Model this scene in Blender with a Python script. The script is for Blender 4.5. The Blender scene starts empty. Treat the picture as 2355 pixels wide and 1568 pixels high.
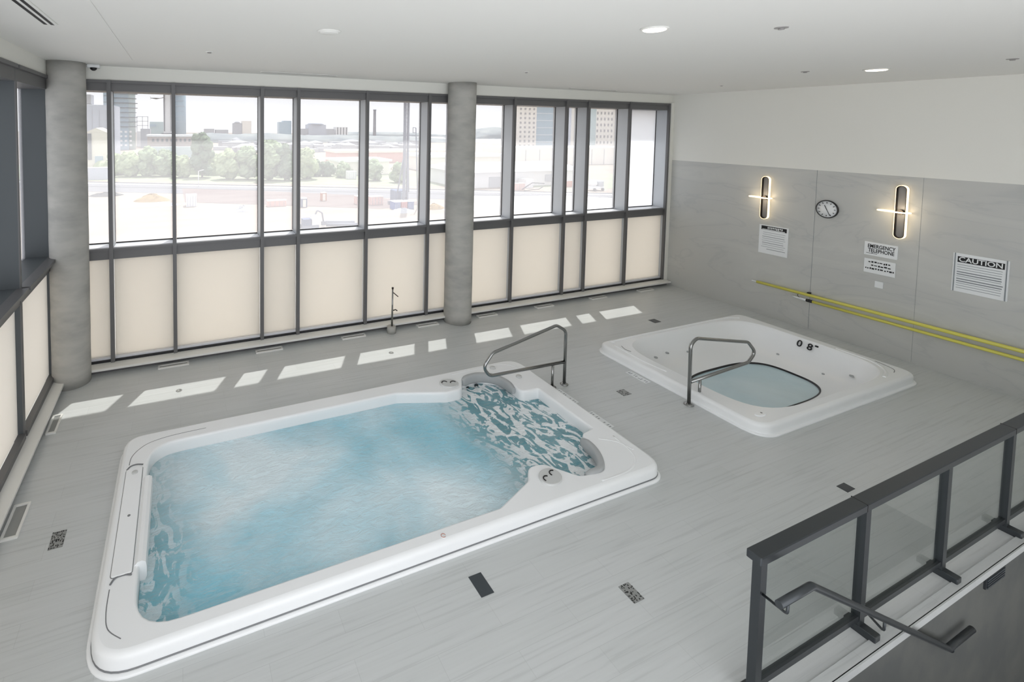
import bpy, bmesh, math, random
from mathutils import Vector, Matrix, noise
from mathutils.geometry import delaunay_2d_cdt

random.seed(7)
sc = bpy.context.scene
C = sc.collection

# ------------------------------------------------------------------ camera
cam_d = bpy.data.cameras.new('camera')
cam = bpy.data.objects.new('camera', cam_d)
C.objects.link(cam)
sc.camera = cam
r_ = Vector((0.92918614, -0.3694222, 0.01184711))
u_ = Vector((0.00791323, 0.0519287, 0.99861944))
f_ = Vector((0.3695274, 0.9278096, -0.05117475))
cam.matrix_world = Matrix(((r_.x, u_.x, -f_.x, 0), (r_.y, u_.y, -f_.y, 0), (r_.z, u_.z, -f_.z, 4.0), (0, 0, 0, 1)))
cam_d.sensor_fit = 'HORIZONTAL'
cam_d.sensor_width = 36.0
cam_d.lens = 1104.8 / 2355 * 36.0
cam_d.shift_x = (1177.5 - 849.6) / 2355
cam_d.shift_y = (349.3 - 784.0) / 2355
cam_d.clip_start = 0.05
cam_d.clip_end = 3000

# ------------------------------------------------------------------ world, sun, exposure
SKY = 2.0
w = bpy.data.worlds.new('sky'); sc.world = w; w.use_nodes = True
bg = w.node_tree.nodes['Background']
bg.inputs[0].default_value = (0.93, 0.94, 0.98, 1); bg.inputs[1].default_value = SKY
sl = bpy.data.lights.new('sun', 'SUN'); sl.energy = 8.0; sl.angle = math.radians(0.6); sl.color = (1.0, 0.97, 0.92)
so = bpy.data.objects.new('sun', sl); C.objects.link(so)
so.rotation_euler = Vector((-0.53, -1.0, -2.27)).to_track_quat('-Z', 'Y').to_euler()
so.location = (6, 20, 20)
sc.view_settings.view_transform = 'Standard'; sc.view_settings.look = 'None'
sc.view_settings.gamma = 1.0; sc.view_settings.use_curve_mapping = False
sc.view_settings.exposure = 0.55
cy = sc.cycles
cy.max_bounces = 12; cy.diffuse_bounces = 5; cy.glossy_bounces = 5; cy.transmission_bounces = 8
cy.transparent_max_bounces = 16; cy.volume_bounces = 0
cy.caustics_reflective = False; cy.caustics_refractive = False
cy.sample_clamp_indirect = 4.0
cy.use_denoising = True

# ------------------------------------------------------------------ materials
def lin(c):
    return tuple(((v / 255) / 12.92 if v / 255 <= 0.04045 else ((v / 255 + 0.055) / 1.055) ** 2.4) for v in c)

def mat(name, rgb, rough=0.5, metal=0.0, spec=0.5, bump=None, var=None, emit=None, coat=0.0):
    """rgb 0-255 surface colour; bump=(scale xyz, strength); var=(scale xyz, rgb2)"""
    m = bpy.data.materials.new(name); m.use_nodes = True
    nt = m.node_tree; b = nt.nodes['Principled BSDF']
    b.inputs['Base Color'].default_value = (*lin(rgb), 1)
    b.inputs['Roughness'].default_value = rough; b.inputs['Metallic'].default_value = metal
    b.inputs['Specular IOR Level'].default_value = spec
    b.inputs['Coat Weight'].default_value = coat
    tc = nt.nodes.new('ShaderNodeTexCoord')
    def noise_node(scale, detail=4):
        mp = nt.nodes.new('ShaderNodeMapping'); mp.inputs['Scale'].default_value = scale
        n = nt.nodes.new('ShaderNodeTexNoise'); n.inputs['Scale'].default_value = 1.0; n.inputs['Detail'].default_value = detail
        nt.links.new(tc.outputs['Object'], mp.inputs[0]); nt.links.new(mp.outputs[0], n.inputs['Vector'])
        return n
    if var:
        n = noise_node(var[0]); r = nt.nodes.new('ShaderNodeValToRGB')
        lo, hi = (var[2], var[3]) if len(var) > 2 else (0.35, 0.65)
        r.color_ramp.elements[0].position = lo; r.color_ramp.elements[1].position = hi
        r.color_ramp.elements[0].color = (*lin(rgb), 1); r.color_ramp.elements[1].color = (*lin(var[1]), 1)
        nt.links.new(n.outputs['Fac'], r.inputs[0]); nt.links.new(r.outputs[0], b.inputs['Base Color'])
    if bump:
        n = noise_node(bump[0]); bp = nt.nodes.new('ShaderNodeBump'); bp.inputs['Strength'].default_value = bump[1]
        bp.inputs['Distance'].default_value = bump[2] if len(bump) > 2 else 0.01
        nt.links.new(n.outputs['Fac'], bp.inputs['Height']); nt.links.new(bp.outputs[0], b.inputs['Normal'])
    if emit:
        b.inputs['Emission Color'].default_value = (*lin(emit[0]), 1); b.inputs['Emission Strength'].default_value = emit[1]
    return m

def clear_glass(name, tint, haze_veil=0.0, gloss=0.06):
    m = bpy.data.materials.new(name); m.use_nodes = True; nt = m.node_tree
    for n in list(nt.nodes): nt.nodes.remove(n)
    out = nt.nodes.new('ShaderNodeOutputMaterial')
    t = nt.nodes.new('ShaderNodeBsdfTransparent'); t.inputs[0].default_value = (*tint, 1)
    g = nt.nodes.new('ShaderNodeBsdfGlossy'); g.inputs['Roughness'].default_value = 0.02
    tr = nt.nodes.new('ShaderNodeBsdfTranslucent'); tr.inputs[0].default_value = (0.95, 0.96, 1, 1)
    lw = nt.nodes.new('ShaderNodeLayerWeight'); lw.inputs[0].default_value = 0.25
    mu = nt.nodes.new('ShaderNodeMath'); mu.operation = 'MULTIPLY'; mu.inputs[1].default_value = gloss * 3
    nt.links.new(lw.outputs['Fresnel'], mu.inputs[0])
    a = nt.nodes.new('ShaderNodeMixShader'); a.inputs[0].default_value = haze_veil
    nt.links.new(t.outputs[0], a.inputs[1]); nt.links.new(tr.outputs[0], a.inputs[2])
    b = nt.nodes.new('ShaderNodeMixShader')
    nt.links.new(mu.outputs[0], b.inputs[0]); nt.links.new(a.outputs[0], b.inputs[1]); nt.links.new(g.outputs[0], b.inputs[2])
    nt.links.new(b.outputs[0], out.inputs[0])
    return m

def frosted(name, rgb, trans=0.6):
    m = bpy.data.materials.new(name); m.use_nodes = True; nt = m.node_tree
    for n in list(nt.nodes): nt.nodes.remove(n)
    out = nt.nodes.new('ShaderNodeOutputMaterial')
    d = nt.nodes.new('ShaderNodeBsdfDiffuse'); d.inputs[0].default_value = (*lin(rgb), 1)
    t = nt.nodes.new('ShaderNodeBsdfTranslucent'); t.inputs[0].default_value = (*lin(rgb), 1)
    a = nt.nodes.new('ShaderNodeMixShader'); a.inputs[0].default_value = trans
    nt.links.new(d.outputs[0], a.inputs[1]); nt.links.new(t.outputs[0], a.inputs[2]); nt.links.new(a.outputs[0], out.inputs[0])
    return m

def floor_material():
    m = mat('deck_tile', (190, 190, 185), rough=0.38, spec=0.55)
    nt = m.node_tree; b = nt.nodes['Principled BSDF']
    tc = nt.nodes.new('ShaderNodeTexCoord')
    mp = nt.nodes.new('ShaderNodeMapping'); mp.inputs['Scale'].default_value = (1.1, 34, 1)
    n = nt.nodes.new('ShaderNodeTexNoise'); n.inputs['Scale'].default_value = 1.0; n.inputs['Detail'].default_value = 6; n.inputs['Distortion'].default_value = 0.3
    nt.links.new(tc.outputs['Object'], mp.inputs[0]); nt.links.new(mp.outputs[0], n.inputs['Vector'])
    r = nt.nodes.new('ShaderNodeValToRGB'); e = r.color_ramp.elements
    e[0].position = 0.36; e[0].color = (*lin((190, 193, 193)), 1); e[1].position = 0.43; e[1].color = (*lin((197, 200, 200)), 1)
    x = r.color_ramp.elements.new(0.7); x.color = (*lin((201, 204, 204)), 1)
    nt.links.new(n.outputs['Fac'], r.inputs[0])
    br = nt.nodes.new('ShaderNodeTexBrick'); br.offset = 0.5
    br.inputs['Color1'].default_value = (1, 1, 1, 1); br.inputs['Color2'].default_value = (0.965, 0.97, 0.965, 1); br.inputs['Mortar'].default_value = (0.86, 0.86, 0.86, 1)
    br.inputs['Scale'].default_value = 1.0; br.inputs['Mortar Size'].default_value = 0.002; br.inputs['Brick Width'].default_value = 1.2; br.inputs['Row Height'].default_value = 0.2
    nt.links.new(tc.outputs['Object'], br.inputs['Vector'])
    mx = nt.nodes.new('ShaderNodeMixRGB'); mx.blend_type = 'MULTIPLY'; mx.inputs[0].default_value = 1.0
    nt.links.new(r.outputs[0], mx.inputs[1]); nt.links.new(br.outputs['Color'], mx.inputs[2]); nt.links.new(mx.outputs[0], b.inputs['Base Color'])
    bp = nt.nodes.new('ShaderNodeBump'); bp.inputs['Strength'].default_value = 0.2; bp.inputs['Distance'].default_value = 0.004
    nt.links.new(n.outputs['Fac'], bp.inputs['Height']); nt.links.new(bp.outputs[0], b.inputs['Normal'])
    return m

def marble_material():
    m = mat('wall_stone', (186, 187, 182), rough=0.35, spec=0.4)
    nt = m.node_tree; b = nt.nodes['Principled BSDF']
    tc = nt.nodes.new('ShaderNodeTexCoord')
    mp = nt.nodes.new('ShaderNodeMapping'); mp.inputs['Scale'].default_value = (1, 0.35, 1.1); mp.inputs['Rotation'].default_value = (0.15, 0, 0)
    n = nt.nodes.new('ShaderNodeTexNoise'); n.inputs['Scale'].default_value = 1.3; n.inputs['Detail'].default_value = 6; n.inputs['Distortion'].default_value = 0.8
    nt.links.new(tc.outputs['Object'], mp.inputs[0]); nt.links.new(mp.outputs[0], n.inputs['Vector'])
    r = nt.nodes.new('ShaderNodeValToRGB'); e = r.color_ramp.elements
    e[0].position = 0.3; e[0].color = (*lin((188, 189, 185)), 1); e[1].position = 0.75; e[1].color = (*lin((190, 191, 187)), 1)
    for p, c in ((0.47, (187, 188, 185)), (0.485, (180, 182, 180)), (0.50, (187, 188, 185)), (0.6, (193, 194, 190)), (0.63, (188, 189, 186))):
        x = r.color_ramp.elements.new(p); x.color = (*lin(c), 1)
    nt.links.new(n.outputs['Fac'], r.inputs[0]); nt.links.new(r.outputs[0], b.inputs['Base Color'])
    return m

def concrete_material():
    m = mat('concrete', (178, 177, 172), rough=0.75, spec=0.25, bump=((14, 14, 14), 0.15), var=((2.5, 2.5, 6), (158, 158, 154), 0.4, 0.7))
    return m

def water_material(name, absorb, dens, deep_rgb, foam_rgb, foam_lo, foam_hi, foam_base, wave, clear=None):
    m = bpy.data.materials.new(name); m.use_nodes = True; nt = m.node_tree
    for n in list(nt.nodes): nt.nodes.remove(n)
    L = nt.links.new
    out = nt.nodes.new('ShaderNodeOutputMaterial')
    tc = nt.nodes.new('ShaderNodeTexCoord')
    # waves
    n1 = nt.nodes.new('ShaderNodeTexNoise'); n1.inputs['Scale'].default_value = 6.5; n1.inputs['Detail'].default_value = 7; n1.inputs['Roughness'].default_value = 0.6; n1.inputs['Distortion'].default_value = 1.0
    mp = nt.nodes.new('ShaderNodeMapping'); mp.inputs['Scale'].default_value = (0.8, 1.7, 1)
    L(tc.outputs['Object'], mp.inputs[0]); L(mp.outputs[0], n1.inputs['Vector'])
    bp = nt.nodes.new('ShaderNodeBump'); bp.inputs['Strength'].default_value = wave; bp.inputs['Distance'].default_value = 0.08
    L(n1.outputs['Fac'], bp.inputs['Height'])
    bs = nt.nodes.new('ShaderNodeBump'); bs.inputs['Strength'].default_value = wave * 0.45; bs.inputs['Distance'].default_value = 0.05; L(n1.outputs['Fac'], bs.inputs['Height'])
    tr = nt.nodes.new('ShaderNodeBsdfTransparent'); tr.inputs[0].default_value = (0.97, 0.99, 1, 1)
    rf = nt.nodes.new('ShaderNodeBsdfRefraction'); rf.inputs['IOR'].default_value = 1.2; rf.inputs['Roughness'].default_value = 0.0; L(bp.outputs[0], rf.inputs['Normal'])
    gl = nt.nodes.new('ShaderNodeBsdfGlossy'); gl.inputs['Roughness'].default_value = 0.06; L(bp.outputs[0], gl.inputs['Normal'])
    df = nt.nodes.new('ShaderNodeBsdfDiffuse')
    n3 = nt.nodes.new('ShaderNodeTexNoise'); n3.inputs['Scale'].default_value = 0.55; n3.inputs['Detail'].default_value = 7; n3.inputs['Distortion'].default_value = 0.5
    L(tc.outputs['Object'], n3.inputs['Vector'])
    r3 = nt.nodes.new('ShaderNodeValToRGB'); e3 = r3.color_ramp.elements
    e3[0].position = 0.36; e3[0].color = (*lin(deep_rgb), 1); e3[1].position = 0.62; e3[1].color = (*lin(foam_rgb), 1)
    L(n3.outputs['Fac'], r3.inputs[0]); L(r3.outputs[0], df.inputs[0])
    L(bs.outputs[0], df.inputs['Normal'])
    mr = nt.nodes.new('ShaderNodeMixShader'); mr.inputs[0].default_value = 0.15
    L(tr.outputs[0], mr.inputs[1]); L(rf.outputs[0], mr.inputs[2])
    n2 = nt.nodes.new('ShaderNodeTexNoise'); n2.inputs['Scale'].default_value = 0.75; n2.inputs['Detail'].default_value = 8; n2.inputs['Roughness'].default_value = 0.6; n2.inputs['Distortion'].default_value = 0.7
    L(tc.outputs['Object'], n2.inputs['Vector'])
    rp = nt.nodes.new('ShaderNodeMapRange'); rp.inputs[1].default_value = foam_lo; rp.inputs[2].default_value = foam_hi
    rp.inputs[3].default_value = foam_base[0]; rp.inputs[4].default_value = foam_base[1]
    L(n2.outputs['Fac'], rp.inputs[0])
    fac = rp.outputs[0]
    if clear:      # less aerated water towards both ends of the basin
        sx = nt.nodes.new('ShaderNodeSeparateXYZ'); L(tc.outputs['Object'], sx.inputs[0])
        for (a0, a1, lo_) in clear:
            q1 = nt.nodes.new('ShaderNodeMapRange'); q1.interpolation_type = 'SMOOTHSTEP'; q1.inputs[1].default_value = a0; q1.inputs[2].default_value = a1; q1.inputs[3].default_value = 1.0; q1.inputs[4].default_value = lo_
            L(sx.outputs['X'], q1.inputs[0]); mm = nt.nodes.new('ShaderNodeMath'); mm.operation = 'MULTIPLY'; L(fac, mm.inputs[0]); L(q1.outputs[0], mm.inputs[1]); fac = mm.outputs[0]
    if clear:      # white caustic glints painted as diffuse streaks over the clearer ends
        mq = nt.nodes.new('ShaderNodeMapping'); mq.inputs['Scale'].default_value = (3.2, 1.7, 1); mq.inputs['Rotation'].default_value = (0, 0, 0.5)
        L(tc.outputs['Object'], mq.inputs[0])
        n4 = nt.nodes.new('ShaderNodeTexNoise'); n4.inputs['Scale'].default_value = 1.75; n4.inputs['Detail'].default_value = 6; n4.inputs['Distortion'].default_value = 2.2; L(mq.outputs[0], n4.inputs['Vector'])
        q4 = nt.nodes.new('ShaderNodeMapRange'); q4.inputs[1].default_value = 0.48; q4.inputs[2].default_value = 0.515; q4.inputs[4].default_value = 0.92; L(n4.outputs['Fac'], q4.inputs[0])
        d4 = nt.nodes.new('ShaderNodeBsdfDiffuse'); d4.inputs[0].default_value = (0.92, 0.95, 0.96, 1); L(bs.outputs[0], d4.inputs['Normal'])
    if clear:
        qa = nt.nodes.new('ShaderNodeMapRange'); qa.inputs[1].default_value = 0.50; qa.inputs[2].default_value = 0.82; qa.inputs[3].default_value = 1.0; qa.inputs[4].default_value = 0.0; L(fac, qa.inputs[0])
        tm = nt.nodes.new('ShaderNodeMixRGB'); tm.inputs[2].default_value = (*lin((128, 200, 214)), 1); L(qa.outputs[0], tm.inputs[0]); L(r3.outputs[0], tm.inputs[1]); L(tm.outputs[0], df.inputs[0])
    mf = nt.nodes.new('ShaderNodeMixShader'); L(fac, mf.inputs[0]); L(mr.outputs[0], mf.inputs[1]); L(df.outputs[0], mf.inputs[2])
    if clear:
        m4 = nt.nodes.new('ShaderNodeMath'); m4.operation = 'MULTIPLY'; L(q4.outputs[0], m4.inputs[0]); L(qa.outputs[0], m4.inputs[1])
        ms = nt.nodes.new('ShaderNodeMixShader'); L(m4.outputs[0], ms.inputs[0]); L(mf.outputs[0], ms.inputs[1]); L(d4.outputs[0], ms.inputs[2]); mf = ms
    fr = nt.nodes.new('ShaderNodeFresnel'); fr.inputs['IOR'].default_value = 1.33; L(bp.outputs[0], fr.inputs['Normal'])
    mg = nt.nodes.new('ShaderNodeMixShader'); L(fr.outputs[0], mg.inputs[0]); L(mf.outputs[0], mg.inputs[1]); L(gl.outputs[0], mg.inputs[2])
    L(mg.outputs[0], out.inputs['Surface'])
    va = nt.nodes.new('ShaderNodeVolumeAbsorption'); va.inputs['Color'].default_value = (*absorb, 1); va.inputs['Density'].default_value = dens
    L(va.outputs[0], out.inputs['Volume'])
    return m

M = {}
M['floor'] = floor_material()
M['stone'] = marble_material()
M['paint'] = mat('white_paint', (226, 226, 220), rough=0.8, spec=0.2)
M['ceiling'] = mat('ceiling_paint', (218, 218, 214), rough=0.85, spec=0.2)
M['concrete'] = concrete_material()
M['frame'] = mat('silver_aluminium', (186, 190, 194), rough=0.42, metal=0.25, spec=0.5)
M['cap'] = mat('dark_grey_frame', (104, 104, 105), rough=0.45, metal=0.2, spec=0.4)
M['finshade'] = mat('shaded_frame', (80, 85, 88), rough=0.5, metal=0.1)  # darker copy of the fin frame, with shade put into its colour
M['frame_dark'] = mat('dark_gasket', (28, 29, 31), rough=0.5)
M['ledge'] = mat('white_ledge', (226, 226, 222), rough=0.4)
M['sillwhite'] = mat('silver_sill', (226, 228, 232), rough=0.3, metal=0.1)
M['glass'] = clear_glass('window_glass', (0.625, 0.63, 0.63), haze_veil=0.15)  # white translucent share put into the glass in place of outdoor haze
M['guardglass'] = clear_glass('guard_glass', (0.965, 0.98, 0.973), haze_veil=0.0, gloss=0.10)
M['cream'] = frosted('cream_frosted_glass', (231, 228, 222), 0.55)
M['outerdiffuse'] = frosted('added_diffusing_glass', (250, 250, 250), 0.75)
M['milk'] = frosted('milky_glass', (240, 242, 245), 0.55)
M['acrylic'] = mat('white_acrylic', (238, 240, 241), rough=0.28, spec=0.5, coat=0.0)
M['acrylic_seam'] = mat('acrylic_seam', (120, 122, 124), rough=0.5)
M['pillow'] = mat('grey_pillow', (168, 171, 172), rough=0.55)
M['dial'] = mat('pale_grey_plastic', (200, 202, 201), rough=0.35)
M['black'] = mat('black_plastic', (18, 18, 19), rough=0.4)
M['darkband'] = mat('black_tile_band', (16, 18, 24), rough=0.3)
M['darkgrip'] = mat('dark_grip_strip', (30, 40, 44), rough=0.6)
M['steel'] = mat('polished_steel', (150, 151, 150), rough=0.2, metal=1.0)
M['guard'] = mat('charcoal_metal', (64, 68, 71), rough=0.35, metal=0.5)
M['sign'] = mat('sign_white', (228, 231, 232), rough=0.4)
M['signink'] = mat('sign_black', (14, 15, 17), rough=0.5)
M['signgrey'] = mat('sign_grey', (128, 134, 138), rough=0.5)
M['yellow'] = mat('yellow_pole', (216, 210, 96), rough=0.3, spec=0.6)
M['ledlight'] = mat('warm_led', (255, 236, 205), rough=0.5, emit=((255, 226, 180), 1.15))
M['lamp'] = mat('lamp_glow', (255, 240, 220), rough=0.5, emit=((255, 240, 215), 3.0))
M['darkmetal'] = mat('sconce_dark_metal', (52, 46, 42), rough=0.35, metal=0.6)
M['mirror'] = mat('smoked_plate', (150, 148, 146), rough=0.4, metal=0.15)
M['stairs'] = mat('stair_concrete', (98, 100, 97), rough=0.8, var=((3, 3, 3), (86, 89, 88)))
M['lowfloor'] = mat('lower_floor', (70, 74, 75), rough=0.5, var=((2, 2, 2), (62, 66, 66)))
M['drain'] = mat('drain_grey', (150, 152, 150), rough=0.4, metal=0.3)
M['slate'] = mat('slate_hatch', (62, 68, 73), rough=0.4, metal=0.2)
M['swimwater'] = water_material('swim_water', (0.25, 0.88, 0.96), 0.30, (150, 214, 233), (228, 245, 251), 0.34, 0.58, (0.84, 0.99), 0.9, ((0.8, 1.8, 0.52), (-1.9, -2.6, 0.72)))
M['tubwater'] = water_material('tub_water', (0.4, 0.88, 0.95), 0.5, (204, 232, 241), (224, 241, 246), 0.4, 0.7, (0.80, 0.88), 0.04)

# ------------------------------------------------------------------ mesh builder
class MB:
    def __init__(s): s.v = []; s.f = []; s.sm = []
    def add(s, vs, fs, smooth=False):
        o = len(s.v); s.v += [tuple(v) for v in vs]
        for f in fs: s.f.append(tuple(i + o for i in f)); s.sm.append(smooth)
        return s
    def box(s, x0, y0, z0, x1, y1, z1):
        vs = [(x, y, z) for z in (z0, z1) for x, y in ((x0, y0), (x1, y0), (x1, y1), (x0, y1))]
        return s.add(vs, [(3, 2, 1, 0), (4, 5, 6, 7), (0, 1, 5, 4), (1, 2, 6, 5), (2, 3, 7, 6), (3, 0, 4, 7)])
    def bbox(s, x0, y0, z0, x1, y1, z1, b=0.01):
        """box with rounded vertical corners and softened top edge"""
        loop = rrect(x0, y0, x1, y1, b, 4)
        rings = [[(x, y, z0) for x, y in loop], [(x, y, z1 - b * 0.5) for x, y in loop]]
        rings.append([(x, y, z1) for x, y in offset(loop, -b * 0.5)])
        return s.rings(rings, cap0=True, cap1=True, smooth=False)
    def rings(s, rings, cap0=False, cap1=False, smooth=True, closed=True):
        n = len(rings[0]); o = len(s.v)
        for r in rings: s.v += [tuple(p) for p in r]
        for k in range(len(rings) - 1):
            for i in range(n if closed else n - 1):
                j = (i + 1) % n
                s.f.append((o + k * n + i, o + k * n + j, o + (k + 1) * n + j, o + (k + 1) * n + i)); s.sm.append(smooth)
        if cap0: s.f.append(tuple(o + i for i in reversed(range(n)))); s.sm.append(False)
        if cap1: s.f.append(tuple(o + (len(rings) - 1) * n + i for i in range(n))); s.sm.append(False)
        return s
    def tube(s, pts, r, n=12, closed=False, caps=True, flat=1.0):
        pts = [Vector(p) for p in pts]; N = len(pts); rings = []
        up = None
        for i, p in enumerate(pts):
            a = pts[i - 1] if (i > 0 or closed) else p; b = pts[(i + 1) % N] if (i < N - 1 or closed) else p
            t = (b - a).normalized()
            if up is None:
                up = Vector((0, 0, 1)) if abs(t.z) < 0.9 else Vector((1, 0, 0))
            s1 = t.cross(up).normalized(); up = s1.cross(t).normalized()
            rr = r[i] if isinstance(r, (list, tuple)) else r
            rings.append([p + s1 * math.cos(2 * math.pi * k / n) * rr + up * math.sin(2 * math.pi * k / n) * rr * flat for k in range(n)])
        if closed: rings.append(rings[0])
        return s.rings(rings, cap0=caps and not closed, cap1=caps and not closed)
    def cyl(s, c, r, z0, z1, n=32, r2=None):
        r2 = r if r2 is None else r2
        a = [(c[0] + math.cos(2 * math.pi * k / n) * r, c[1] + math.sin(2 * math.pi * k / n) * r, z0) for k in range(n)]
        b = [(c[0] + math.cos(2 * math.pi * k / n) * r2, c[1] + math.sin(2 * math.pi * k / n) * r2, z1) for k in range(n)]
        return s.rings([a, b], True, True)
    def lathe(s, c, prof, n=32, axis='z'):
        rings = []
        for r, h in prof:
            ring = []
            for k in range(n):
                a = 2 * math.pi * k / n; x, y = r * math.cos(a), r * math.sin(a)
                ring.append((c[0] + x, c[1] + y, c[2] + h) if axis == 'z' else ((c[0] - h, c[1] + x, c[2] + y) if axis == 'x' else (c[0] + x, c[1] - h, c[2] + y)))
            rings.append(ring)
        return s.rings(rings, prof[0][0] > 1e-6, prof[-1][0] > 1e-6)
    def fill(s, outer, holes, z, flip=False):
        """flat face between an outer loop and hole loops"""
        pts = []; faces = []
        loops = [outer] + holes; edges = []
        for lp in loops:
            o = len(pts); pts += [Vector((p[0], p[1])) for p in lp]; edges += [(o + i, o + (i + 1) % len(lp)) for i in range(len(lp))]
        v, e, f, *_ = delaunay_2d_cdt(pts, edges, [], 0, 1e-6)
        def inside(p, lp):
            c = False; n = len(lp)
            for i in range(n):
                x1, y1 = lp[i][0], lp[i][1]; x2, y2 = lp[(i + 1) % n][0], lp[(i + 1) % n][1]
                if (y1 > p[1]) != (y2 > p[1]) and p[0] < (x2 - x1) * (p[1] - y1) / (y2 - y1) + x1: c = not c
            return c
        for t in f:
            m = sum((v[i] for i in t), Vector((0, 0))) / len(t)
            if inside(m, outer) and not any(inside(m, h) for h in holes): faces.append(tuple(reversed(t)) if flip else tuple(t))
        return s.add([(p.x, p.y, z) for p in v], faces, False)
    def build(s, name, m, parent=None, loc=None):
        me = bpy.data.meshes.new(name)
        off = Vector(root_loc(parent)) if parent is not None else Vector(loc or (0, 0, 0))
        me.from_pydata([(x - off.x, y - off.y, z - off.z) for x, y, z in s.v], [], s.f)
        me.polygons.foreach_set('use_smooth', s.sm); me.materials.append(m if not isinstance(m, str) else M[m]); me.update()
        o = bpy.data.objects.new(name, me); C.objects.link(o)
        if parent is not None: o.parent = parent
        else: o.location = off
        return o

def root_loc(p):
    l = Vector((0, 0, 0))
    while p is not None: l += p.location; p = p.parent
    return l

def arc(cx, cy_, r, a0, a1, n):
    return [(cx + r * math.cos(a0 + (a1 - a0) * k / n), cy_ + r * math.sin(a0 + (a1 - a0) * k / n)) for k in range(n + 1)]

def rrect(x0, y0, x1, y1, r, n=8):
    P = math.pi
    return arc(x1 - r, y0 + r, r, -P / 2, 0, n) + arc(x1 - r, y1 - r, r, 0, P / 2, n) + arc(x0 + r, y1 - r, r, P / 2, P, n) + arc(x0 + r, y0 + r, r, P, 1.5 * P, n)

def rpoly(pts, n=8):
    """rounded polygon, pts=(x,y,r)"""
    out = []; N = len(pts)
    for i in range(N):
        p = Vector(pts[i][:2]); a = Vector(pts[i - 1][:2]); b = Vector(pts[(i + 1) % N][:2]); r = pts[i][2]
        u = (a - p); v = (b - p); ul, vl = u.length, v.length; u.normalize(); v.normalize()
        ang = math.acos(max(-1, min(1, u.dot(v)))); t = min(r / math.tan(ang / 2), ul * 0.48, vl * 0.48)
        p0 = p + u * t; p1 = p + v * t
        for k in range(n + 1):
            s_ = k / n; q = p0 * (1 - s_) ** 2 + p * 2 * s_ * (1 - s_) + p1 * s_ ** 2
            out.append((q.x, q.y))
    return out

def offset(loop, d):
    """offset a counter-clockwise loop outwards by d"""
    out = []; n = len(loop)
    for i in range(n):
        a = Vector(loop[i - 1][:2]); p = Vector(loop[i][:2]); b = Vector(loop[(i + 1) % n][:2])
        e1 = (p - a); e2 = (b - p)
        if e1.length < 1e-7: e1 = e2
        if e2.length < 1e-7: e2 = e1
        n1 = Vector((e1.y, -e1.x)).normalized(); n2 = Vector((e2.y, -e2.x)).normalized()
        m = n1 + n2
        m = n1 if m.length < 1e-6 else m.normalized()
        k = d / max(0.6, m.dot(n1)); out.append((p.x + m.x * k, p.y + m.y * k))
    return out

def smooth_path(pts, n=6):
    P = [Vector(p) for p in pts]; out = []
    for i in range(len(P) - 1):
        a = P[max(i - 1, 0)]; b = P[i]; c = P[i + 1]; d = P[min(i + 2, len(P) - 1)]
        for k in range(n):
            t = k / n
            out.append(0.5 * ((2 * b) + (c - a) * t + (2 * a - 5 * b + 4 * c - d) * t * t + (3 * b - a - 3 * c + d) * t ** 3))
    out.append(P[-1]); return out

def bend_path(pts, r, n=6):
    """polyline with rounded corners of radius r"""
    P = [Vector(p) for p in pts]; out = [P[0]]
    for i in range(1, len(P) - 1):
        u = P[i - 1] - P[i]; v = P[i + 1] - P[i]; ul, vl = u.length, v.length; u.normalize(); v.normalize()
        ang = math.acos(max(-1, min(1, u.dot(v)))); t = min(r / math.tan(ang / 2), ul * 0.49, vl * 0.49)
        p0 = P[i] + u * t; p1 = P[i] + v * t
        for k in range(n + 1):
            s_ = k / n; out.append(p0 * (1 - s_) ** 2 + P[i] * 2 * s_ * (1 - s_) + p1 * s_ ** 2)
    out.append(P[-1]); return out

def tag(o, label=None, cat=None, group=None, kind=None):
    if label: o['label'] = label
    if cat: o['category'] = cat
    if group: o['group'] = group
    if kind: o['kind'] = kind
    return o

def thing(name, loc, label, cat, group=None, kind=None):
    o = bpy.data.objects.new(name, None); o.empty_display_size = 0.1; C.objects.link(o); o.location = loc
    return tag(o, label, cat, group, kind)

def copy_tree(o, loc, label, group=None):
    def rec(q, par):
        c = q.copy(); C.objects.link(c); c.parent = par
        for ch in q.children: rec(ch, c)
        return c
    kids = list(o.children)
    r = o.copy(); C.objects.link(r); r.location = loc; r['label'] = label
    if group: r['group'] = group
    for k in kids: rec(k, r)
    return r

def text_obj(txt, size, centre, right, up, m, parent, name='lettering', extrude=0.002, spacing=1.0, width=None):
    cu = bpy.data.curves.new(name, 'FONT'); cu.body = txt; cu.size = size; cu.extrude = extrude
    cu.align_x = 'CENTER'; cu.align_y = 'CENTER'; cu.space_character = spacing; cu.offset = size * 0.015
    t = bpy.data.objects.new(name + '_curve', cu)
    me = bpy.data.meshes.new_from_object(t)
    bpy.data.objects.remove(t); bpy.data.curves.remove(cu)
    R = Vector(right).normalized(); U = Vector(up).normalized(); N = R.cross(U)
    off = root_loc(parent)
    xs = [v.co.x for v in me.vertices]; kx = width / (max(xs) - min(xs)) if width else 1.0
    for v in me.vertices:
        p = Vector(centre) + R * v.co.x * kx + U * v.co.y + N * v.co.z - off
        v.co = p
    me.name = name; me.materials.clear(); me.materials.append(M[m])
    o = bpy.data.objects.new(name, me); C.objects.link(o); o.parent = parent
    return o

def struct(name, mb, m, label=None):
    o = mb.build(name, m); o['kind'] = 'structure'
    if label: o['label'] = label
    return o

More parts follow.
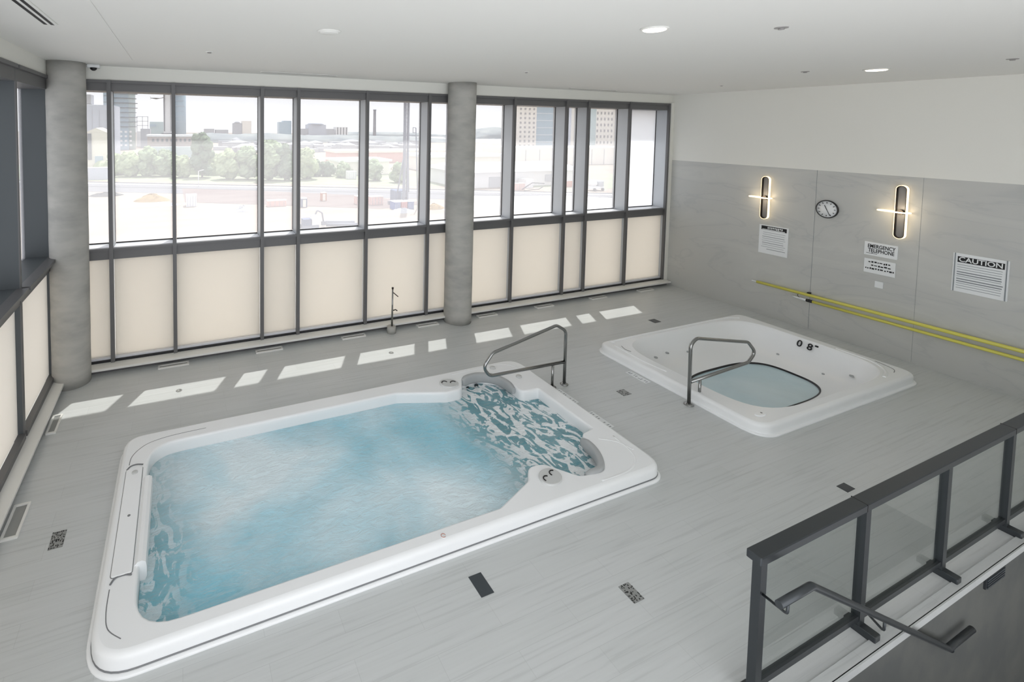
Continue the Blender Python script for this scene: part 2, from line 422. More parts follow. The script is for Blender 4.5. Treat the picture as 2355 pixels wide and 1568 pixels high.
# ------------------------------------------------------------------ room shell
XL, XR, YW, YG, ZC = -1.80, 11.86, 8.70, 9.03, 4.92
YB = -3.5
S1 = rpoly([(-0.65, 3.70, 0.34), (5.20, 3.70, 0.22), (5.24, 6.43, 0.28), (-0.64, 6.43, 0.24)], 10)
S2 = rpoly([(7.05, 3.72, 0.28), (11.05, 3.72, 0.22), (11.05, 6.40, 0.22), (7.05, 6.40, 0.22)], 10)
S1 = offset(S1, -0.05)
S2 = offset(S2, -0.05)
fl = MB()
outer = [(XL - 0.02, 1.80), (XR, 1.80), (XR, YW + 0.02), (XL - 0.02, YW + 0.02)]
fl.fill(outer, [offset(S1, -0.03), offset(S2, -0.03)], 0.0)
struct('floor', fl, 'floor', 'light grey linear porcelain tile pool deck')
struct('trim_1', MB().box(2.6, 1.795, -0.02, XR, 1.86, 0.012).box(2.6, 1.785, -0.05, XR, 1.80, 0.012), 'floor', 'deck edge nosing along the stair opening')
struct('wall_stairwell', MB().box(2.6, 1.80, -3.0, XR, 1.84, -0.02), 'stairs', 'grey wall below the deck edge')
struct('floor_lower', MB().box(2.6, -1.5, -2.75, XR, 1.76, -2.7), 'lowfloor', 'dark floor at the bottom of the stair')
cl = MB().box(XL - 0.4, YB, ZC, XR + 0.3, YG + 0.36, ZC + 0.1)
struct('ceiling', cl, 'ceiling', 'smooth white painted ceiling')
struct('trim_2', MB().box(-0.66, YB, ZC - 0.005, -0.60, 7.7, ZC + 0.001), 'ceiling', 'raised seam running along the left of the ceiling')
struct('wall_window', MB().box(XL - 0.35, 8.68, 4.70, XR + 0.02, YG + 0.36, ZC + 0.02).box(11.76, 8.62, 0, XR + 0.02, YG + 0.1, 4.72)
       .box(XL - 0.35, 8.74, -0.4, XR + 0.02, YG + 0.02, 0.06), 'paint', 'white bulkhead above the long window')
struct('wall_left', MB().box(-2.15, YB, 4.70, XL + 0.02, 8.70, ZC + 0.02).box(-2.15, YB, -0.4, XL - 0.04, 8.8, 0.06), 'paint', 'white bulkhead above the left window')
struct('wall_right', MB().box(XR, YB, -3, XR + 0.15, YG + 0.1, 3.25), 'stone', 'grey veined stone clad wall')
struct('wall_right_upper', MB().box(XR - 0.0, YB, 3.25, XR + 0.15, YG + 0.1, ZC + 0.02), 'paint', 'white painted band above the stone cladding')
struct('trim_3', MB().box(XR - 0.002, 5.576, 0.02, XR + 0.001, 5.581, 3.25).box(XR - 0.002, 4.10, 0.02, XR + 0.001, 4.102, 3.25), 'signgrey', 'thin joints of the stone panels')
struct('wall_shade', MB().box(4.6, YB, -3, XR + 0.15, YB + 0.12, ZC + 0.02), 'paint', 'unseen white wall added behind the stair to shade the right side')  # out of view, added to block fill light on the right side
# ledges
struct('trim_4', MB().bbox(XL, 8.46, 0.085, 11.80, 8.705, 0.12, 0.01), 'ledge', 'white stone ledge at the foot of the long window')
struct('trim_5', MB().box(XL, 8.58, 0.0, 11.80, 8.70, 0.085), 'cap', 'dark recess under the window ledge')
struct('trim_6', MB().bbox(XL - 0.01, 0.0, 0.085, -1.62, 8.46, 0.12, 0.01), 'ledge', 'white stone ledge at the foot of the left window')
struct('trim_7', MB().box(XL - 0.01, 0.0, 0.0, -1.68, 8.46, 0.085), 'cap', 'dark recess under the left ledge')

# ------------------------------------------------------------------ windows
XM = [-1.80, -1.02, -0.07, 1.39, 2.05, 3.40, 4.76, 5.42, 6.88, 8.36, 9.02, 10.36, 11.74]
def window_back(k, x0, x1, last=False):
    t = thing('window_%d' % k, (x0, YW, 0), None, None, kind='structure')
    mw = 0.03
    xs = [x0] + ([x1] if last else [])
    for x in xs:
        MB().box(x - mw, YW - 0.06, 0.10, x + mw, YW, 4.70).build('mullion_cap', 'cap', t)
        fm = MB().box(x - 0.024, YW, 0.10, x + 0.024, YG + 0.05, 4.70)
        fm.build('mullion_fin', 'frame', t)
        MB().box(x - 0.029, YG - 0.03, 2.03, x - 0.0245, YG - 0.005, 4.53).box(x + 0.0245, YG - 0.03, 2.03, x + 0.029, YG - 0.005, 4.53).build('gasket', 'frame_dark', t)
    a, b = x0 + mw, x1 - mw
    MB().box(a, YW - 0.045, 1.965, b, YW + 0.03, 2.0).build('sill_front', 'cap', t)
    MB().box(a, YW + 0.03, 1.96, b, YG + 0.05, 2.0).build('window_sill', 'sillwhite', t)
    MB().box(a, YW - 0.005, 1.81, b, YW + 0.1, 1.965).build('transom', 'cap', t)
    MB().box(a, YW - 0.045, 4.655, b, YW + 0.03, 4.70).build('head_rail', 'cap', t)
    MB().box(a, YW - 0.01, 4.53, b, YG + 0.05, 4.655).build('head_panel', 'cap', t)
    MB().box(a, YG - 0.012, 2.0, b, YG + 0.012, 4.53).build('pane', 'milk' if k == 12 else 'glass', t)
    MB().box(a, YG - 0.02, 2.0, b, YG - 0.013, 2.02).build('pane_gasket', 'frame_dark', t)
    MB().box(a + 0.0, YW + 0.055, 0.19, b, YW + 0.07, 1.81).build('frosted_panel', 'cream', t)
    MB().box(a, YG - 0.01, 0.16, b, YG + 0.01, 1.96).build('diffusing_pane', 'outerdiffuse', t)  # unseen pane added to spread sunlight evenly over the cream panel
    MB().box(a, YW + 0.0, 0.155, b, YW + 0.1, 0.19).build('panel_rail', 'sillwhite', t)
    MB().box(a, YW - 0.03, 0.12, b, YW + 0.05, 0.155).build('bottom_rail', 'frame_dark', t)
    return t
for k in range(12): window_back(k + 1, XM[k], XM[k + 1], k == 11)
# exterior sun hood over the long window
struct('trim_8', MB().box(XL - 0.35, YG + 0.05, 4.54, XR + 0.4, YG + 0.37, 4.70), 'cap', 'projecting slab edge outside the window head')

YM = [8.60, 8.43, 6.90, 5.35, 3.8, 2.2, 0.6]
def window_left(k, y0, y1):
    t = thing('window_%d' % k, (XL, y0, 0), None, None, kind='structure')
    mw = 0.03
    MB().box(XL, y0 - mw, 0.10, XL + 0.012, y0 + mw, 4.70).build('mullion_cap', 'cap', t)
    MB().box(-2.16, y0 - 0.024, 0.10, XL, y0 + 0.024, 4.70).build('mullion_fin', 'finshade', t)
    a, b = y1 + mw, y0 - mw
    MB().box(XL - 0.03, a, 1.955, XL + 0.10, b, 2.0).build('sill_front', 'cap', t)
    MB().box(-2.16, a, 1.96, XL - 0.03, b, 2.0).build('window_sill', 'finshade', t)
    MB().box(XL - 0.1, a, 1.80, XL + 0.005, b, 1.96).build('transom', 'cap', t)
    MB().box(XL - 0.03, a, 4.655, XL + 0.045, b, 4.70).build('head_rail', 'cap', t)
    MB().box(-2.16, a, 4.50, XL + 0.01, b, 4.655).build('head_panel', 'cap', t)
    MB().box(-2.14, a, 2.0, -2.12, b, 4.50).build('pane', 'glass', t)
    MB().box(XL - 0.07, a, 0.19, XL - 0.055, b, 1.80).build('frosted_panel', 'cream', t)
    MB().box(XL - 0.05, a, 0.12, XL + 0.03, b, 0.19).build('bottom_rail', 'cap', t)
for k in range(1, 6): window_left(12 + k, YM[k], YM[k + 1])
struct('trim_9', MB().box(-2.16, 8.41, 0.1, XL + 0.02, 8.60, 4.70), 'cap', 'dark corner post between the two windows')

# ------------------------------------------------------------------ columns
def column(x, y, r, label):
    t = MB(); prof = []
    n = 24
    for k in range(n + 1):
        z = ZC * k / n; prof.append((r + 0.0015 * math.sin(z * 9), z))
    prof[0] = (r, 0)
    t.lathe((x, y, 0), prof, 64)
    o = t.build('concrete_column', 'concrete', loc=(x, y, 0))
    return tag(o, label, 'column', 'bare concrete columns')
# built around its own base
column(-1.56, 8.43, 0.262, 'round bare concrete column in the corner where the two windows meet')
column(5.38, 8.44, 0.285, 'round bare concrete column halfway along the long window, behind the spa handrail')

# ------------------------------------------------------------------ swim spa
def rounded_rim(mb, outer, inner, zt, out_prof, in_prof):
    mb.fill(outer, [inner], zt)
    mb.rings([[(x, y, zt + dz) for x, y in offset(outer, d)] for d, dz in out_prof][::-1])
    mb.rings([[(x, y, zt + dz) for x, y in offset(inner, -d)] for d, dz in in_prof])
    return mb

ZR = 0.15
I1 = rpoly([(-0.37, 3.84, 0.36), (3.02, 3.84, 0.12), (3.56, 4.05, 0.12), (3.70, 4.22, 0.12), (3.88, 4.20, 0.12), (4.12, 3.90, 0.16), (4.47, 3.85, 0.2),
            (4.70, 4.16, 0.22), (4.74, 4.46, 0.07), (4.97, 4.50, 0.05), (4.97, 5.54, 0.05), (4.68, 5.56, 0.07), (4.68, 6.0, 0.22), (4.36, 6.23, 0.22),
            (4.02, 6.19, 0.12), (3.86, 5.93, 0.12), (3.62, 5.93, 0.14), (2.92, 6.17, 0.15), (-0.37, 6.17, 0.36)], 7)
O1 = offset(S1, 0.0)
spa = thing('swim_spa', (2.3, 5.06, 0), 'large white acrylic swim spa with rippling turquoise water, nearest the camera', 'swim spa')
sh = MB()
in1 = [(0, 0), (0.008, -0.002), (0.018, -0.010), (0.024, -0.024), (0.026, -0.06), (0.03, -0.4), (0.045, -1.05), (0.08, -1.15)]
rounded_rim(sh, O1, I1, ZR, [(0, 0), (0.015, -0.003), (0.032, -0.012), (0.045, -0.03), (0.05, -0.055), (0.05, -0.135)], in1)
sh.fill(offset(I1, -0.08), [], ZR - 1.15)
sh.build('shell', 'acrylic', spa)
lipl = offset(O1, 0.05)
MB().rings([[(x, y, z) for x, y in offset(lipl, d)] for d, z in ((0.032, 0.0), (0.034, 0.012), (0.026, 0.02), (-0.01, 0.022))]).build('base_flange', 'acrylic', spa)
MB().rings([[(x, y, z) for x, y in offset(lipl, d)] for d, z in ((0.004, 0.022), (0.005, 0.034), (-0.01, 0.036))]).build('flange_seam', 'acrylic_seam', spa)

# lid panel over the filter recess on the left rim, and its soft corner seams
pn = rpoly([(-0.565, 4.40, 0.03), (-0.40, 4.40, 0.02), (-0.40, 5.78, 0.02), (-0.565, 5.78, 0.03)], 4)
MB().rings([[(x, y, z) for x, y in offset(pn, d)] for d, z in ((0, ZR - 0.002), (0, ZR + 0.008), (-0.006, ZR + 0.012))], cap1=True, smooth=False).build('filter_lid', 'acrylic', spa)
MB().rings([[(x, y, z) for x, y in offset(pn, d)] for d, z in ((0.006, ZR - 0.001), (0.006, ZR + 0.0015), (-0.01, ZR + 0.0015))]).build('lid_seam', 'acrylic_seam', spa)
for yy in (5.80, 4.36):
    cres = [(-0.56, yy - 0.02, ZR + 0.004), (-0.53, yy + 0.03, ZR + 0.004), (-0.47, yy + 0.045, ZR + 0.004), (-0.40, yy + 0.02, ZR + 0.004)]
    MB().tube(smooth_path(cres), 0.009, 8, flat=0.5).build('finger_recess', 'acrylic_seam', spa)
# rounded white lip hanging over the water on the left side
q = MB()
prof = [(-0.385, ZR + 0.004), (-0.36, ZR + 0.03), (-0.325, ZR + 0.034), (-0.295, ZR + 0.015), (-0.288, ZR - 0.03), (-0.288, ZR - 0.12), (-0.31, ZR - 0.17)]
rows = [[(x, y, z) for x, z in prof] for y in (4.46, 4.47, 5.56, 5.57)]
q.rings([[(x, y, z) for x, z in prof] + [(-0.36, y, ZR - 0.16)] for y in (4.46, 5.57)], cap0=True, cap1=True, smooth=False)
q.build('overflow_lip', 'acrylic', spa)
def disc(c, r, h, n=28): return MB().lathe(c, [(r * 1.0, -0.002), (r, h * 0.6), (r * 0.9, h), (0, h)], n)
bt = disc((-0.475, 5.70, ZR + 0.012), 0.032, 0.008).build('lid_knob', 'dial', spa)
disc((-0.48, 5.07, ZR + 0.011), 0.014, 0.004).build('lid_screw', 'acrylic_seam', spa)
# seams at the left corners
for pts in ([(-0.545, 5.86), (-0.53, 6.0), (-0.46, 6.12), (-0.34, 6.21), (-0.1, 6.26), (0.3, 6.27)], [(-0.56, 4.3), (-0.56, 4.1), (-0.53, 3.95), (-0.43, 3.84)]):
    MB().tube(smooth_path([(x, y, ZR + 0.0005) for x, y in pts]), 0.004, 6, flat=0.4).build('corner_seam', 'acrylic_seam', spa)

# control dials
def dial(cx, cy_, rx, ry, rot, tz):
    ring = lambda s_, z: [(cx + (rx * s_ * math.cos(a) * math.cos(rot) - ry * s_ * math.sin(a) * math.sin(rot)), cy_ + (rx * s_ * math.cos(a) * math.sin(rot) + ry * s_ * math.sin(a) * math.cos(rot)), z) for a in [2 * math.pi * k / 36 for k in range(36)]]
    d = MB().rings([ring(1, tz - 0.001), ring(1, tz + 0.012), ring(0.93, tz + 0.02), ring(0.86, tz + 0.018)], cap1=True).build('control_dial', 'dial', spa)
    for s_ in (-1, 1):
        ux, uy = math.cos(rot), math.sin(rot)
        kx, ky = cx + s_ * 0.45 * rx * ux, cy_ + s_ * 0.45 * rx * uy
        pts = []
        for k in range(9):
            a = rot + math.pi * (0.15 + 0.9 * k / 8)
            pts.append((kx + 0.042 * math.cos(a), ky + 0.042 * math.sin(a), tz + 0.021))
        MB().tube(pts, 0.007, 6).build('grip_notch', 'black', d)
dial(3.765, 6.10, 0.145, 0.115, -0.35, ZR)
dial(3.80, 4.01, 0.145, 0.115, 0.35, ZR)
# headrests
def pillow(pts, label=None):
    P = smooth_path(pts, 6); mb = MB(); rings = []
    for i, p in enumerate(P):
        a = P[max(i - 1, 0)]; b = P[min(i + 1, len(P) - 1)]; t = (b - a).normalized(); nrm = Vector((t.y, -t.x, 0))
        e = min(1.0, 0.55 + 0.45 * min(i, len(P) - 1 - i) / 3)
        sec = []
        for k in range(14):
            an = 2 * math.pi * k / 14
            sx = math.copysign(abs(math.cos(an)) ** 0.6, math.cos(an)) * 0.042 * e; sz = math.copysign(abs(math.sin(an)) ** 0.6, math.sin(an)) * 0.075 * e
            sec.append(p + nrm * sx + Vector((0, 0, sz)))
        rings.append(sec)
    return mb.rings(rings, True, True).build('headrest', 'pillow', spa)
pillow([(4.02, 6.14, 0.10), (4.18, 6.19, 0.10), (4.36, 6.18, 0.10), (4.54, 6.07, 0.10), (4.625, 5.88, 0.10), (4.62, 5.66, 0.10)])
pillow([(4.67, 4.42, 0.10), (4.655, 4.22, 0.10), (4.56, 4.03, 0.10), (4.42, 3.92, 0.10), (4.22, 3.92, 0.10)])
# rim buttons
for (x, y) in ((4.68, 6.27), (4.90, 5.90)):
    disc((x, y, ZR), 0.045, 0.018).build('air_button', 'dial', spa)
d = disc((2.30, 3.77, ZR), 0.028, 0.003).build('round_label', 'sign', spa)
rr = [(2.30 + 0.021 * math.cos(a), 3.77 + 0.021 * math.sin(a), ZR + 0.004) for a in [2 * math.pi * k / 20 for k in range(18)]]
MB().tube(rr, 0.0025, 6).build('red_ring', mat('label_red', (190, 120, 100)), d)
# moulded creases in the rim corners at the right-hand end
for pts in ([(4.85, 4.33), (5.02, 4.2), (5.08, 4.02)], [(4.3, 3.77), (4.75, 3.79), (5.0, 3.95), (5.07, 4.3)], [(3.95, 6.32), (4.4, 6.34), (4.95, 6.3), (5.09, 6.0)]):
    MB().tube(smooth_path([(x, y, ZR - 0.0005) for x, y in pts]), 0.012, 8, flat=0.35).build('moulded_rib', 'acrylic', spa)
# big wall jet on the far side
j = MB().lathe((3.34, 6.13, 0.035), [(0.10, 0.0), (0.10, 0.03), (0.085, 0.045), (0.06, 0.05), (0.055, 0.03), (0.0, 0.03)], 32, 'y').build('swim_jet', 'dial', spa)
MB().tube([(3.34 + 0.095 * math.cos(a), 6.09, 0.035 + 0.095 * math.sin(a)) for a in [math.pi * (0.9 - 1.0 * k / 14) for k in range(15)]], 0.008, 6).build('jet_ring', 'black', j)
# underwater seats and steps at the right-hand end
ac = 'acrylic'
MB().bbox(3.74, 4.22, -1.0, 4.94, 5.92, -0.42, 0.06).build('bench', ac, spa)
MB().bbox(4.50, 4.50, -0.5, 4.945, 5.56, -0.20, 0.05).build('upper_bench', ac, spa)
MB().bbox(3.98, 5.70, -1.0, 4.62, 6.14, -0.55, 0.05).build('corner_seat', ac, spa)
MB().bbox(4.0, 3.93, -1.0, 4.62, 4.3, -0.55, 0.05).build('corner_seat', ac, spa)
def grip(pts, r=0.016):
    P = smooth_path(pts, 5)
    P = [p + Vector((random.uniform(-0.008, 0.008), random.uniform(-0.008, 0.008), 0)) for p in P]
    MB().tube(P, r, 6).build('grip_strip', 'darkgrip', spa)
grip([(4.92, 5.50, -0.185), (4.92, 5.0, -0.185), (4.91, 4.6, -0.185)])
grip([(4.50, 5.62, -0.2), (4.49, 5.1, -0.2), (4.51, 4.52, -0.2)])
grip([(3.75, 5.70, -0.40), (3.74, 5.1, -0.40), (3.76, 4.5, -0.40), (3.8, 4.35, -0.40)])
grip([(4.48, 5.64, -0.2), (4.2, 5.6, -0.4), (4.0, 5.7, -0.4)], 0.010)
grip([(4.49, 5.1, -0.2), (4.2, 5.15, -0.4), (3.8, 5.12, -0.4)], 0.007)
for (x, y, z) in ((4.13, 6.145, -0.02), (4.16, 6.15, -0.13), (4.42, 6.12, -0.04), (4.40, 6.1, -0.16), (4.28, 6.14, 0.0)):
    MB().lathe((x, y, z), [(0.036, 0), (0.036, 0.014), (0.02, 0.018), (0, 0.012)], 20, 'y').build('jet', 'darkgrip', spa)
for (x, y, z) in ((3.25, 6.13, -0.22), (3.3, 6.13, -0.48)):
    MB().lathe((x, y, z), [(0.06, 0), (0.06, 0.02), (0.035, 0.025), (0, 0.01)], 20, 'y').build('jet', 'darkgrip', spa)
# left end: steps with grey pads
MB().bbox(-0.36, 4.45, -1.0, -0.02, 5.66, -0.32, 0.05).build('step', ac, spa)
MB().bbox(-0.1, 3.95, -1.0, 0.28, 5.7, -0.62, 0.05).build('step', ac, spa)
for y0, y1 in ((5.42, 5.64), (5.05, 5.33)):
    MB().bbox(-0.27, y0, -0.321, -0.06, y1, -0.305, 0.01).build('step_pad', 'pillow', spa)
grip([(0.0, 5.95, -0.6), (0.05, 5.75, -0.6), (0.03, 5.55, -0.6), (0.0, 5.4, -0.6)], 0.018)
grip([(0.26, 5.2, -0.6), (0.27, 5.1, -0.6), (0.25, 5.0, -0.6)], 0.022)
grip([(-0.2, 4.9, -0.31), (0.0, 4.6, -0.4), (0.18, 4.4, -0.6), (0.27, 4.1, -0.6)], 0.014)
grip([(-0.1, 4.1, -0.6), (0.1, 4.0, -0.6), (0.28, 4.0, -0.6)], 0.016)
# water
wl = offset(I1, -0.029)
wm = MB().fill(wl, [], 0.0); wm.rings([[(x, y, z) for x, y in wl] for z in (-1.0, 0.0)], smooth=False); wm.fill(wl, [], -1.0, True)
tag(wm.build('pool_water', 'swimwater', loc=(2.3, 5.06, 0)), 'choppy turquoise water with white aerated patches and painted glints filling the swim spa', 'water', kind='stuff')

# ------------------------------------------------------------------ hot tub
tub = thing('hot_tub', (9.05, 5.05, 0), 'square white acrylic hot tub, nearly empty, sunk in the deck by the stone wall', 'hot tub')
def sring(cx, cy_, a, b, p, z, n=96):
    out = []
    for k in range(n):
        t = 2 * math.pi * k / n; c, s_ = math.cos(t), math.sin(t)
        r = 1 / ((abs(c) ** p + abs(s_) ** p) ** (1 / p))
        out.append((cx + a * r * c, cy_ + b * r * s_, z))
    return out
O2 = S2
I2 = sring(9.10, 5.07, 1.74, 1.20, 5.0, ZR)
tb = MB()
tb.fill(O2, [I2], ZR)
tb.rings([[(x, y, ZR + dz) for x, y in offset(O2, d)] for d, dz in [(0, 0), (0.015, -0.003), (0.032, -0.012), (0.045, -0.03), (0.05, -0.055), (0.05, -0.135)]][::-1])
rg = [I2]
for f, z, p in ((0.0, ZR - 0.012, 5.0), (0.03, ZR - 0.05, 5.0), (0.10, ZR - 0.16, 4.8), (0.22, ZR - 0.29, 4.4), (0.42, ZR - 0.38, 4.0), (0.7, ZR - 0.44, 3.6), (1.0, ZR - 0.48, 3.2)):
    rg.append(sring(9.10 + 0.03 * f, 5.07 - 0.07 * f, 1.725 - 0.60 * f, 1.185 - 0.56 * f, p, z))
tb.rings(rg)
tb.rings([rg[-1], sring(9.13, 5.0, 1.115, 0.615, 3.2, -0.40), sring(9.13, 5.0, 1.05, 0.56, 3.0, -0.78)])
tb.fill(sring(9.13, 5.0, 1.05, 0.56, 3.0, -0.78), [], -0.78)
tb.build('shell', 'acrylic', tub)
lip2 = offset(O2, 0.05)
MB().rings([[(x, y, z) for x, y in offset(lip2, d)] for d, z in ((0.035, 0.0), (0.037, 0.012), (0.028, 0.02), (-0.01, 0.022))]).build('base_flange', 'acrylic', tub)
bd = MB().rings([sring(9.13, 5.0, 1.128, 0.628, 3.2, -0.326), sring(9.13, 5.0, 1.11, 0.61, 3.2, -0.322), sring(9.13, 5.0, 1.105, 0.605, 3.2, -0.365)])
bd.build('footwell_band', 'darkband', tub)
# raised ribs round the bowl opening
for pts in ([(7.35, 6.28), (7.45, 6.33), (9.0, 6.34), (10.4, 6.33), (10.75, 6.22)], [(10.9, 4.7), (10.86, 4.2), (10.62, 3.95), (10.35, 3.86)], [(7.24, 6.2), (7.2, 5.6), (7.24, 5.2)]):
    MB().tube(smooth_path([(x, y, ZR) for x, y in pts]), 0.022, 8, flat=0.6).build('moulded_rib', 'acrylic', tub)
MB().tube(smooth_path([(7.33, 6.12, ZR + 0.001), (7.28, 6.0, ZR + 0.001), (7.3, 5.9, ZR + 0.001)]), 0.005, 6).build('corner_seam', 'acrylic_seam', tub)
MB().tube(smooth_path([(10.7, 3.88, ZR + 0.001), (10.85, 3.95, ZR + 0.001), (10.93, 4.2, ZR + 0.001)]), 0.005, 6).build('corner_seam', 'acrylic_seam', tub)
ov = [(7.36 + 0.10 * math.cos(a), 3.93 + 0.045 * math.sin(a)) for a in [2 * math.pi * k / 24 for k in range(24)]]
cp = MB().rings([[(x, y, z) for x, y in offset(ov, d)] for d, z in ((0, ZR - 0.001), (0, ZR + 0.012), (-0.008, ZR + 0.016))], cap1=True).build('control_pad', 'acrylic', tub)
disc((7.38, 3.93, ZR + 0.016), 0.013, 0.004).build('button', 'acrylic_seam', cp)
for (x, y, z, r) in ((7.95, 5.92, -0.07, 0.03), (8.35, 6.0, -0.09, 0.03), (9.4, 6.13, -0.02, 0.02), (10.45, 5.35, -0.17, 0.022), (10.6, 4.35, -0.12, 0.03), (10.42, 4.65, -0.2, 0.02), (8.85, 5.95, -0.13, 0.03), (8.0, 4.2, -0.1, 0.02)):
    MB().lathe((x, y, z), [(r, -0.01), (r, 0.008), (r * 0.6, 0.012), (0, 0.006)], 18).build('jet', 'pillow', tub)
# depth marking on the inner wall facing the steps
tx = text_obj('0 8', 0.17, (10.765, 5.10, 0.055), (0, -1, 0), (0.45, 0, 0.9), 'signink', tub, extrude=0.003, spacing=1.15)
MB().box(10.76, 4.90, 0.10, 10.78, 4.945, 0.125).build('lettering', 'signink', tub)
# drain cover on the bottom
MB().lathe((9.35, 4.85, -0.775), [(0.13, 0), (0.13, 0.012), (0.11, 0.02), (0.0, 0.025)], 28).build('drain_cover', 'pillow', tub)
w2 = [(x, y) for x, y, z in sring(9.13, 5.0, 1.108, 0.608, 3.2, 0)]
wm = MB().fill(w2, [], -0.352); wm.rings([[(x, y, z) for x, y in w2] for z in (-0.77, -0.352)], smooth=False); wm.fill(w2, [], -0.77, True)
tag(wm.build('tub_water', 'tubwater', loc=(9.13, 5.0, 0)), 'still pale blue water in the footwell of the hot tub', 'water', kind='stuff')

# ------------------------------------------------------------------ pool handrails
def handrail(x0, sgn, y, label):
    """x0 = main upright; sgn = direction of the water"""
    t = thing('pool_handrail', (x0, y, 0), label, 'handrail', 'steel grab rails')
    X = lambda d: x0 + sgn * d
    r = 0.024
    path = bend_path([(X(0), y, 0.005), (X(0), y, 0.955), (X(0.16), y, 0.965), (X(1.40), y, 0.66), (X(1.52), y, 0.50), (X(1.38), y, 0.385), (X(0.0), y, 0.37)], 0.1, 6)
    return t, path, X, r
t, _, X, r = handrail(5.61, -1, 5.69, 'bent stainless grab rail reaching over the corner of the swim spa')
MB().tube(bend_path([(5.61, 5.69, 0.0), (5.61, 5.69, 0.86), (5.42, 5.69, 0.975), (4.24, 5.69, 0.73), (4.08, 5.69, 0.54), (4.20, 5.69, 0.395), (5.60, 5.69, 0.365)], 0.13, 7), r, 14).build('rail', 'steel', t)
MB().tube([(5.37, 5.69, 0.0), (5.37, 5.69, 0.355)], 0.02, 12).build('support_leg', 'steel', t)
for x in (5.61, 5.37):
    MB().lathe((x, 5.69, 0), [(0.062, 0), (0.062, 0.008), (0.045, 0.022), (0.026, 0.03)], 28).build('escutcheon', 'steel', t)
t2 = thing('pool_handrail', (6.92, 4.61, 0), 'bent stainless grab rail at the near left edge of the hot tub', 'handrail', 'steel grab rails')
MB().tube(bend_path([(6.92, 4.61, 0.0), (6.90, 4.61, 0.90), (7.02, 4.61, 0.975), (8.22, 4.61, 0.73), (8.42, 4.61, 0.54), (8.25, 4.61, 0.40), (6.93, 4.61, 0.34)], 0.13, 7), r, 14).build('rail', 'steel', t2)
MB().tube([(7.14, 4.61, 0.0), (7.14, 4.61, 0.36)], 0.02, 12).build('support_leg', 'steel', t2)
for x in (6.92, 7.14):
    MB().lathe((x, 4.61, 0), [(0.066, 0), (0.066, 0.008), (0.045, 0.022), (0.026, 0.03)], 28).build('escutcheon', 'steel', t2)

# ------------------------------------------------------------------ foot shower
t = thing('foot_shower', (3.84, 8.37, 0), 'slim steel shower spout on a round base at the foot of the long window', 'shower')
MB().lathe((3.84, 8.37, 0), [(0.085, 0), (0.085, 0.125), (0.078, 0.13), (0.02, 0.13)], 32).build('base', 'concrete', t)
MB().tube([(3.85, 8.37, 0.12), (3.86, 8.38, 0.88)], [0.02, 0.014], 12).build('pipe', 'steel', t)
MB().tube([(3.86, 8.38, 0.80), (3.97, 8.36, 0.70)], 0.009, 8).build('spout', 'darkmetal', t)
MB().lathe((3.86, 8.38, 0.86), [(0.02, 0), (0.022, 0.03), (0.01, 0.035)], 12).build('cap', 'darkmetal', t)
MB().tube([(3.86, 8.38, 0.43), (3.92, 8.36, 0.45), (3.95, 8.35, 0.425)], 0.011, 8).build('tap_handle', 'darkmetal', t)

# ------------------------------------------------------------------ glass guard rail
g = thing('glass_guardrail', (3.7, 1.95, 0), 'charcoal metal balustrade with clear glass panels along the deck edge', 'guardrail')
PX = [3.74, 5.07, 6.42, 7.75, 9.08, 10.4]
MB().bbox(3.675, 1.905, 1.035, 11.8, 2.005, 1.09, 0.012).build('top_rail', 'guard', g)
for x in PX:
    p = MB().box(x - 0.034, 1.922, 0.0, x + 0.034, 1.978, 1.035).build('post', 'guard', g)
    MB().bbox(x - 0.04, 1.825, 0.0, x + 0.04, 2.02, 0.06, 0.008).build('foot_bracket', 'guard', p)
for a, b in zip(PX, PX[1:] + [11.8]):
    MB().box(a + 0.034, 1.93, 0.09, b - 0.034, 1.97, 0.135).build('bottom_rail', 'guard', g)
    MB().box(a + 0.04, 1.946, 0.135, b - 0.04, 1.954, 1.035).build('glass_panel', 'guardglass', g)
for x in (5.0, 7.7):
    MB().box(x - 0.004, 1.903, 1.034, x + 0.004, 2.007, 1.0915).build('rail_joint', 'black', g)

# stair handrail
h = thing('stair_handrail', (3.8, 1.7, 0), 'charcoal handrail on brackets sloping down beside the glass balustrade', 'handrail')
yh = 1.745
MB().tube(bend_path([(3.57, yh, 0.962), (3.93, yh, 0.962), (6.02, yh, -0.345), (6.46, yh, -0.345)], 0.06, 5), 0.024, 14).build('rail', 'guard', h)
for pts in ([(3.74, 1.93, 0.80), (3.67, yh, 0.86), (3.67, yh, 0.95)], [(5.05, 1.93, 0.22), (4.93, yh, 0.24), (4.93, yh, 0.33)], [(6.12, 1.80, -0.43), (6.12, yh, -0.43), (6.12, yh, -0.36)]):
    MB().tube(bend_path(pts, 0.03, 4), 0.009, 8).build('bracket', 'guard', h)

# ------------------------------------------------------------------ stairs
st = thing('staircase', (3.9, 1.1, -0.0), 'grey concrete stair descending beside the balustrade in the lower right corner', 'stairs')
MB().box(2.6, 0.2, -0.25, 3.95, 1.70, -0.005).build('landing', 'stairs', st)
for k in range(13):
    x0 = 3.95 + k * 0.29; z1 = -(k + 1) * 0.18
    MB().box(x0, 0.35, z1 - 0.2, x0 + 0.31, 1.70, z1 - 0.005).build('stair_tread', 'stairs', st)

t = thing('reflection_panel', (7.02, 1.79, -0.1), 'dark slatted panel standing in for a reflection under the deck edge', 'reflection stand-in')  # panel added where only a dark reflection shows
MB().box(6.82, 1.785, -0.155, 7.22, 1.80, -0.055).build('frame', 'guard', t)
for k in range(4): MB().box(6.84, 1.778, -0.148 + k * 0.023, 7.20, 1.786, -0.134 + k * 0.023).build('louvre', 'slate', t)

